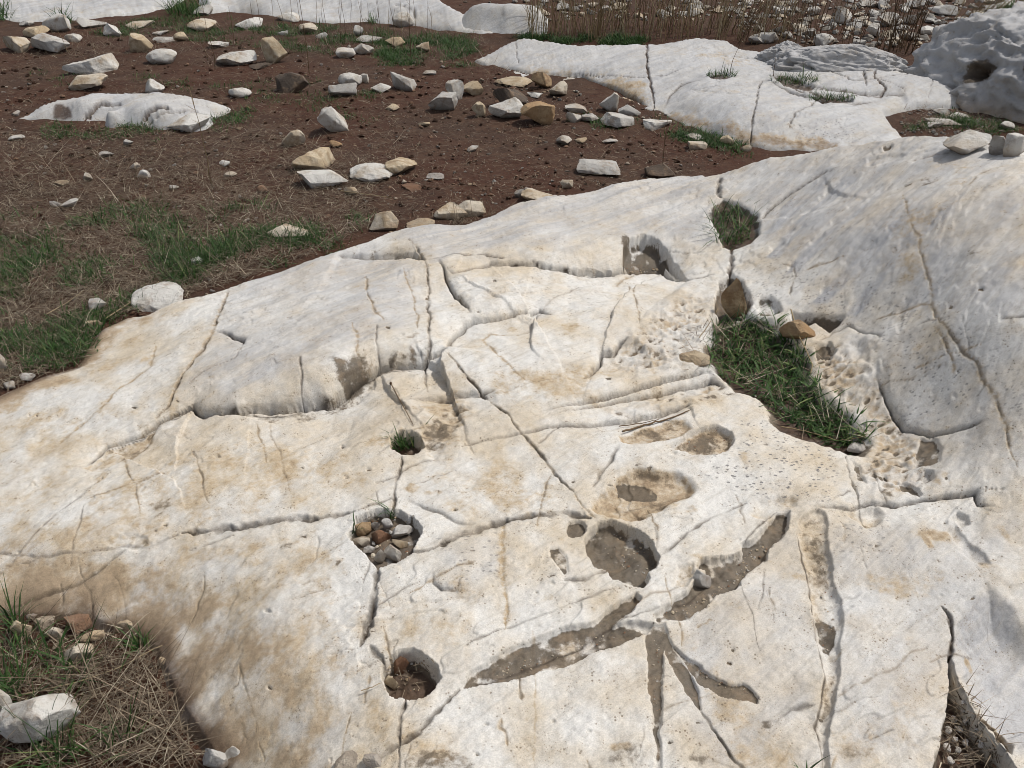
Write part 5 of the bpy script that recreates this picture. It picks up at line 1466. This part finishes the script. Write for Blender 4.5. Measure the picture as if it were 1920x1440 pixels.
# tufts that stand apart
def tuft(u, v, ru, rv, n, hmul, label, surf, seed, lean=(.6, 1.45), group=None, name='grass_tuft', dead=0, width=1.0):
    r = np.random.default_rng(seed)
    a = r.uniform(0, 6.283, n); q = np.sqrt(r.random(n))
    x, y, z = on_surface(u + ru * q * np.cos(a), v + rv * q * np.sin(a), surf)
    p = np.stack([x, y, z - .003], 1)
    b = blades(p, r.uniform(0, 6.283, n), hmul * r.lognormal(math.log(.06), .35, n), width * r.uniform(.0026, .005, n), r.uniform(lean[0], lean[1], n), r.uniform(.1, 1.3, n), np.clip(r.normal(.48, .27, n), 0, 1))
    o = leafy(name, [b], GREEN, tuple(p.mean(0)))
    if dead:
        pd = p[r.integers(0, n, dead)]
        v_, f_, t_ = blades(pd, r.uniform(0, 6.283, dead), r.lognormal(math.log(.09), .3, dead), r.uniform(.0015, .003, dead), r.uniform(.1, .9, dead), r.uniform(0, .7, dead), np.clip(r.normal(.7, .2, dead), 0, 1))
        link('dead_blades', mesh_from('dead_blades', v_ - p.mean(0), f_, True, {'tone': t_}), STRAW, o)['kind'] = 'stuff'
    return tag(o, label, 'grass', group)
tuft(1371, 428, 40, 38, 260, 1.2, 'green grass tuft growing in the upper cleft between the marble blocks', ROCKF, 1, dead=16, lean=(.3, 1.4))
hp = '1340,610 1400,592 1450,604 1475,640 1510,662 1525,700 1545,745 1600,785 1632,825 1600,846 1560,832 1510,815 1465,790 1440,760 1410,740 1370,725 1345,700 1330,655'
r_ = np.random.default_rng(77)
uv = in_area(hp, 2050, r_)
x_, y_, z_ = on_surface(uv[:, 0], uv[:, 1], ROCKF)
b1 = blades(np.stack([x_, y_, z_ - .004], 1), r_.uniform(0, 6.283, 2050), r_.lognormal(math.log(.05), .45, 2050), r_.uniform(.0025, .0066, 2050), r_.uniform(.2, 1.4, 2050), r_.uniform(.3, 1.6, 2050), np.clip(r_.normal(.5, .3, 2050), 0, 1))
g_loc = (float(x_.mean()), float(y_.mean()), float(z_.mean()))
uvw = in_area(hp, 90, r_)
xw_, yw_, zw_ = on_surface(uvw[:, 0], uvw[:, 1], ROCKF)
b2 = blades(np.stack([xw_, yw_, zw_], 1), r_.uniform(0, 6.283, 90), r_.uniform(.04, .075, 90), r_.uniform(.008, .014, 90), r_.uniform(.5, 1.2, 90), r_.uniform(.4, 1.2, 90), np.clip(r_.normal(.85, .12, 90), 0, 1))
mat_o = leafy('grass_mat', [b1, b2], GREEN, g_loc)
tag(mat_o, 'dense dark green grass mat filling the long hollow in the outcrop', 'grass')
uv = in_area(hp, 44, r_)
x_, y_, z_ = on_surface(uv[:, 0], uv[:, 1], ROCKF)
v_, f_, t_ = blades(np.stack([x_, y_, z_ + .02], 1), r_.uniform(0, 6.283, 44), r_.uniform(.05, .17, 44), r_.uniform(.0014, .003, 44), r_.uniform(-.05, .6, 44), r_.uniform(-.2, .6, 44), np.clip(r_.normal(.75, .2, 44), 0, 1))
link('dead_blades', mesh_from('dead_blades', v_ - np.array(g_loc), f_, True, {'tone': t_}), STRAW, mat_o)['kind'] = 'stuff'
tuft(758, 838, 20, 9, 46, 1.0, 'small green grass tuft growing in the round soil filled hole', ROCKF, 3, dead=3)
tuft(735, 968, 5, 4, 9, 1.1, 'few green blades at the back of the pothole full of stones', ROCKF, 4, lean=(1.1, 1.5))
tuft(664, 995, 5, 8, 10, .9, 'few green blades at the left rim of the pothole full of stones', ROCKF, 5, lean=(.9, 1.4))
SLABF = Table(slab, -.2, 3.6, 4.4, 7.4, .02)
tuft(1352, 142, 28, 4, 90, 1.0, 'short green tuft in the middle of the far marble slab', SLABF, 6)
tuft(1490, 152, 46, 8, 200, 1.0, 'long strip of green grass along a joint of the far slab', SLABF, 7)
tuft(1560, 186, 46, 6, 170, 1.1, 'grass strip right of the other one on the far slab, nearer the dome', SLABF, 8)
tuft(28, 1200, 26, 40, 60, 1.7, 'green grass clump at the left edge of the soil pocket', SOILF, 9, dead=6)
tuft(24, 1290, 40, 24, 90, 1.3, 'green grass behind the white rounded stone in the pocket', SOILF, 10)
tuft(100, 1238, 18, 14, 30, .9, 'small leafy green weed in the middle of the pocket', SOILF, 11, width=1.6)
tuft(138, 1265, 20, 16, 34, 1.4, 'green weed below the pale pinkish stone of the pocket', SOILF, 12, width=1.3)
tuft(110, 1420, 40, 26, 60, 2.0, 'tall green blades in front of the large corner stone', SOILF, 13)
tuft(262, 1214, 22, 10, 50, .8, 'low grass beside the flat tan stone in the pocket', SOILF, 14)
tuft(1508, 1450, 8, 3, 6, .8, 'few dark blades rising at the bottom edge, right of the middle', ROCKF, 15, lean=(1.0, 1.5))
tuft(225, 1400, 30, 18, 26, 1.2, 'green blades among straw near the bottom of the pocket', SOILF, 16)
tuft(352, 22, 40, 10, 320, 2.4, 'tall dark green weeds in the gap between the back rock faces', SOILF, 17, width=1.5)
tuft(120, 42, 16, 8, 90, 1.7, 'little leafy plant growing on the slab at upper left', SOILF, 18, width=2.2)
tuft(1900, 40, 40, 10, 500, 2.6, 'dark green shrub in the upper right corner behind the pitted boulder', SOILF, 19, width=2.4, name='shrub')
tuft(8, 30, 14, 12, 120, 2.2, 'dark leafy weed in the upper left corner', SOILF, 20, width=2.0)
tuft(698, 42, 10, 6, 60, 1.4, 'leafy green sprig among the dry stems', SOILF, 21, width=1.6)

# ------------------------------------------------------------------ dry stalks
def tube(path, rad, sides=4, tone=.5):
    n = len(path); path = np.asarray(path)
    d = np.gradient(path, axis=0); d /= np.linalg.norm(d, axis=1)[:, None] + 1e-12
    ref = np.where(np.abs(d[:, 2:3]) > .9, np.array([[1., 0, 0]]), np.array([[0, 0, 1.]]))
    s = np.cross(d, ref); s /= np.linalg.norm(s, axis=1)[:, None]
    t = np.cross(d, s)
    a = np.arange(sides) * 2 * math.pi / sides
    v = path[:, None] + np.asarray(rad)[:, None, None] * (np.cos(a)[None, :, None] * s[:, None] + np.sin(a)[None, :, None] * t[:, None])
    i = np.arange(n - 1)[:, None] * sides; j = np.arange(sides)[None]; jn = (j + 1) % sides
    f = np.stack([i + j, i + jn, i + sides + jn, i + sides + j], -1).reshape(-1, 4)
    return v.reshape(-1, 3), [f], np.full(n * sides, tone)

def stalk(r, base, h, lean, az, rad=.0028, twigs=0, tone=None, segs=6):
    t = np.linspace(0, 1, segs + 1)
    off = h * (np.sin(lean) * t ** 1.3)
    wob = np.cumsum(r.normal(0, .012, (segs + 1, 2)), 0) * h; wob[0] = 0
    path = np.stack([base[0] + off * math.cos(az) + wob[:, 0], base[1] + off * math.sin(az) + wob[:, 1], base[2] + h * t * math.cos(lean)], 1)
    tone = r.uniform(.05, .95) if tone is None else tone
    out = [tube(path, rad * (1 - .65 * t), 3, tone)]
    for k in range(twigs):
        i = r.integers(2, segs); a = r.uniform(0, 6.283); L = h * r.uniform(.1, .28); e = r.uniform(.5, 1.2)
        q = path[i] + np.linspace(0, 1, 4)[:, None] * L * np.array([math.cos(a) * math.cos(e), math.sin(a) * math.cos(e), math.sin(e)])
        out.append(tube(q, rad * .5 * np.linspace(1, .4, 4), 3, tone))
    return out

def stalk_clump(name, label, area, n, h, lean, az, seed, twigs=1, rad=.0028, tones=(.1, .9), cat='dry grass', azs=.7):
    r = np.random.default_rng(seed)
    uv = in_area(area, n, r)
    x, y, z = on_surface(uv[:, 0], uv[:, 1], SOILF)
    L = []
    for i in range(n):
        L += stalk(r, (x[i], y[i], z[i] - .01), r.uniform(*h), abs(r.normal(lean, .14)), r.normal(az, azs) if lean > .25 else r.uniform(0, 6.283), rad * r.uniform(.6, 1.3), r.integers(0, twigs + 1), r.uniform(*tones))
    o = leafy(name, L, STALK, (float(x.mean()), float(y.mean()), 0.0))
    return tag(o, label, cat, 'clumps of dry stalks behind the far slab')
stalk_clump('dry_grass_clump', 'yellowish clump of thin dry grass at the left end of the dense dry grass', '985,56 1130,60 1130,78 990,76', 120, (.25, .75), .25, 0, 51, 1, .003, (.4, 1))
stalk_clump('dry_grass_clump', 'brown upright mass of dry grass in the middle behind the far slab', '1110,46 1350,44 1350,78 1110,80', 190, (.25, .85), .25, 0, 52, 2, .003, (.15, 1))
stalk_clump('dry_grass_clump', 'tall dry grass at the right end of the dense mass, tips leaning right', '1330,48 1490,50 1480,84 1340,84', 130, (.3, .9), .36, .2, 53, 2, .003, (.15, 1))
stalk_clump('dry_stalk_clump', 'open cluster of dark branching stalks on the rubble, left of the leaning ones', '1480,60 1620,60 1620,96 1500,98', 46, (.4, .85), .22, .6, 54, 3, .003, (.0, .4))
stalk_clump('dry_stalk_clump', 'dark stalks rising before the grey rock rib', '1640,86 1720,86 1720,104 1640,104', 44, (.4, .9), .22, .3, 55, 3, .0034, (.0, .45))
stalk_clump('dry_stalk_clump', 'fan of stalks leaning right beside the pitted boulder', '1735,108 1800,104 1805,140 1740,140', 95, (.35, .75), .55, .1, 56, 2, .0026, (.1, .8), azs=.35)

def stem(u, v, vt, lean_px, label, group=None, twigs=0, seed=0, rad=.0026, surf=None, tone=.35):
    r = np.random.default_rng(seed)
    x, y, z = (float(a[0]) for a in on_surface(np.array([u], float), np.array([v], float), surf or SOILF))
    m, sd = scale_at(x, y, z)
    h = (v - vt) * m / math.sqrt(1 - sd * sd)
    ln = math.atan2(abs(lean_px) * m, h)
    L = stalk(r, (x, y, z - .01), h / max(math.cos(ln), .3), ln, 0 if lean_px >= 0 else math.pi, rad, twigs, tone, 7)
    return tag(leafy('dry_weed', L, STALK, (x, y, z)), label, 'dry stem', group)
stem(580, 138, -40, -8, 'tallest dry stem standing in the upper left soil, rising out of the picture', twigs=0, seed=1, rad=.0032)
stem(398, 345, 188, -8, 'tall forked dry stem in front of the right end of the low hump', twigs=4, seed=2, rad=.003, tone=.6)
stem(403, 128, -30, 0, 'dry stem beside the long white and dark block', seed=3)
stem(390, 112, 40, -14, 'short bent dry stem left of the long white and dark block', seed=4)
stem(440, 78, 15, 0, 'short dry stem right of the cream wedge', seed=5)
stem(772, 112, 25, -3, 'dark dry stem behind the brownish tan stone', seed=6, rad=.003, tone=.1)
stem(1242, 315, 226, 1, 'single dark stem in the bare soil at the outcrop edge', twigs=1, seed=7, rad=.003, tone=.1)
stem(1370, 138, 76, 16, 'dark bent stem growing from the tuft on the far slab', seed=8, surf=SLABF, tone=.05)
stem(1451, 142, 86, -3, 'dark straight stem at the left end of the grass strip on the far slab', seed=9, surf=SLABF, tone=.05)
stem(130, 100, 48, -12, 'thin pale stem leaning over the wide low grey stone', seed=10, tone=.8)
ORD = 'first second third fourth fifth sixth seventh eighth ninth tenth eleventh twelfth thirteenth fourteenth fifteenth sixteenth seventeenth eighteenth nineteenth twentieth twenty-first twenty-second twenty-third twenty-fourth twenty-fifth twenty-sixth'.split()
ROW = ([(478, 50, -30, -6), (492, 55, -30, -10), (512, 52, -30, 8), (532, 56, -30, -5), (548, 60, -30, 4), (566, 64, -30, -12), (592, 62, -30, 10), (615, 66, -30, -4), (632, 64, -30, 9),
        (648, 66, -30, -7), (660, 70, -30, 3), (676, 68, -30, 12), (690, 74, -30, -14), (705, 72, -30, 6), (716, 76, -30, -5), (728, 70, -30, 10), (742, 78, -30, -12), (755, 74, -30, 4), (768, 70, -30, 8), (784, 76, -30, -8),
        (800, 72, 10, 6), (812, 78, 5, -10), (640, 80, 0, 14), (700, 92, 10, -6), (738, 96, 20, 12), (612, 84, 10, 8)])
order = sorted(range(len(ROW)), key=lambda i: ROW[i][0])
for i, (u, v, vt, l) in enumerate(ROW):
    stem(u, v, vt, l, 'thin dry stem leaning %s, %s from the left in the row before the back slope' % ('right' if l > 0 else 'left', ORD[order.index(i)]), 'thin dry stems before the back slope', i % 3 == 0, 100 + i, .0022, tone=(i * .37) % .8)

# dry pieces lying on the rock
def lying(name, uvs, rad, label, cat, seed, lift=.006, head=0):
    q = pts(uvs)
    x, y, z = on_surface(q[:, 0], q[:, 1], ROCKF)
    t = np.linspace(0, 1, len(q)); tt = np.linspace(0, 1, len(q) * 4)
    path = np.stack([np.interp(tt, t, a) for a in (x, y, z + lift)], 1)
    r = np.random.default_rng(seed); path[:, 2] += np.abs(r.normal(0, .0015, len(path)))
    L = [tube(path, np.linspace(rad, rad * .6, len(path)), 5, .3 if seed % 2 else .8)]
    o = leafy(name, L, STALK, (float(x[0]), float(y[0]), float(z[0])))
    if head:
        v, f = ICO[2]
        hv = v * np.array([.004, .004, .006])
        me = mesh_from('seed_head', hv, f, True, {'tone': np.full(len(hv), .02)})
        link('seed_head', me, STALK, o, (0, 0, lift))
    return tag(o, label, cat)
lying('dry_weed', '733,722 745,745 758,768 768,786 775,800', .0016, 'thin dead stem with a dark seed head lying on the rock above the grassy hole', 'dry stem', 1, head=1)
lying('dry_twig', '1167,814 1200,803 1232,795 1262,786 1292,773', .0030, 'dark twig lying across the shallow basin behind the two oval potholes', 'twig', 3)
lying('dry_twig', '1160,803 1205,797 1235,790', .0016, 'thin twig end beside the dark twig on the rock', 'twig', 5)
lying('straw', '1480,595 1492,640 1508,672 1520,700 1516,718', .0022, 'pale bent straw lying beside the rusty brown stone in the hollow', 'straw', 2, lift=.03)
lying('straw', '1462,806 1520,818 1570,833 1622,826', .0016, 'long pale straw along the lower lip of the grassy hollow', 'straw', 4, lift=.012)
lying('straw', '1310,640 1325,620 1345,585', .0016, 'pale straw beside the foot of the pointed rusty stone', 'straw', 6, lift=.012)
lying('straw', '678,1300 700,1292 716,1284', .0011, 'short brown straw left of the soil filled pothole', 'straw', 8)
def on_soil_straw(uvs, rad, label, seed):
    q = pts(uvs); x, y, z = on_surface(q[:, 0], q[:, 1], SOILF)
    tt = np.linspace(0, 1, 14); t = np.linspace(0, 1, len(q))
    path = np.stack([np.interp(tt, t, a) for a in (x, y, z + .02)], 1)
    return tag(leafy('straw', [tube(path, np.linspace(rad, rad * .5, 14), 4, .85)], STALK, (float(x[0]), float(y[0]), float(z[0]))), label, 'straw')
on_soil_straw('52,1312 150,1290 230,1262 290,1228 318,1217', .0019, 'long pale straw running across the soil pocket', 1)
on_soil_straw('408,1382 430,1350 452,1322', .0014, 'short yellow straw leaning on the rock rim of the pocket', 2)
on_soil_straw('90,598 130,575 160,552', .0018, 'pale straw in grass at the left edge', 3)
on_soil_straw('200,606 240,580 300,536', .0022, 'yellow straw lying over the big flat white stone', 4)
on_soil_straw('640,365 690,372 735,378', .0022, 'grey dry stick in front of the boulder cluster', 5)

# ------------------------------------------------------------------ snail shells in the ditch
def shell_mesh():
    n, sides = 54, 10
    th = np.linspace(0, 2 * math.pi * 2.6, n)
    g = np.exp(.17 * (th - th[-1]))
    rr = .0062 * g
    path = np.stack([rr * np.cos(th), rr * np.sin(th), .0050 * (1 - g)], 1)
    v, f, t = tube(path, .0052 * g + .0002, sides, .5)
    v[:, 2] -= v[:, 2].min()
    return mesh_from('snail_shell', v, f, True)
ks = Nodes('chalky_shell')
cc = ks.obj_coord()
SHELL = ks.done(ks.mix(ks.ramp(ks.noise(cc, 300, 3), .4, .65), (.50, .47, .43), (.27, .23, .19)), .6)
sm_ = shell_mesh(); sm_.materials.append(SHELL)
SHELLS = sorted([(1788, 1358), (1812, 1360), (1828, 1378), (1784, 1391), (1810, 1400), (1773, 1408), (1803, 1340), (1803, 1324), (1796, 1378), (1778, 1378), (1832, 1402), (1795, 1416), (1775, 1430)], key=lambda p: p[1])
for i, (u, v) in enumerate(SHELLS):
    x, y, z = (float(a[0]) for a in on_surface(np.array([u], float), np.array([v], float), ROCKF))
    o = link('snail_shell', sm_, None, None, (x, y, z + .009))
    o.rotation_euler = (random.uniform(-.7, .7), random.uniform(-.7, .7), random.uniform(0, 6.28)); s_ = random.uniform(.75, 1.0) * (.75 if v < 1345 else 1); o.scale = (s_,) * 3
    tag(o, 'bleached snail shell, %s from the top of the heap in the straw filled ditch' % ORD[i], 'snail shell', 'snail shells in the ditch')
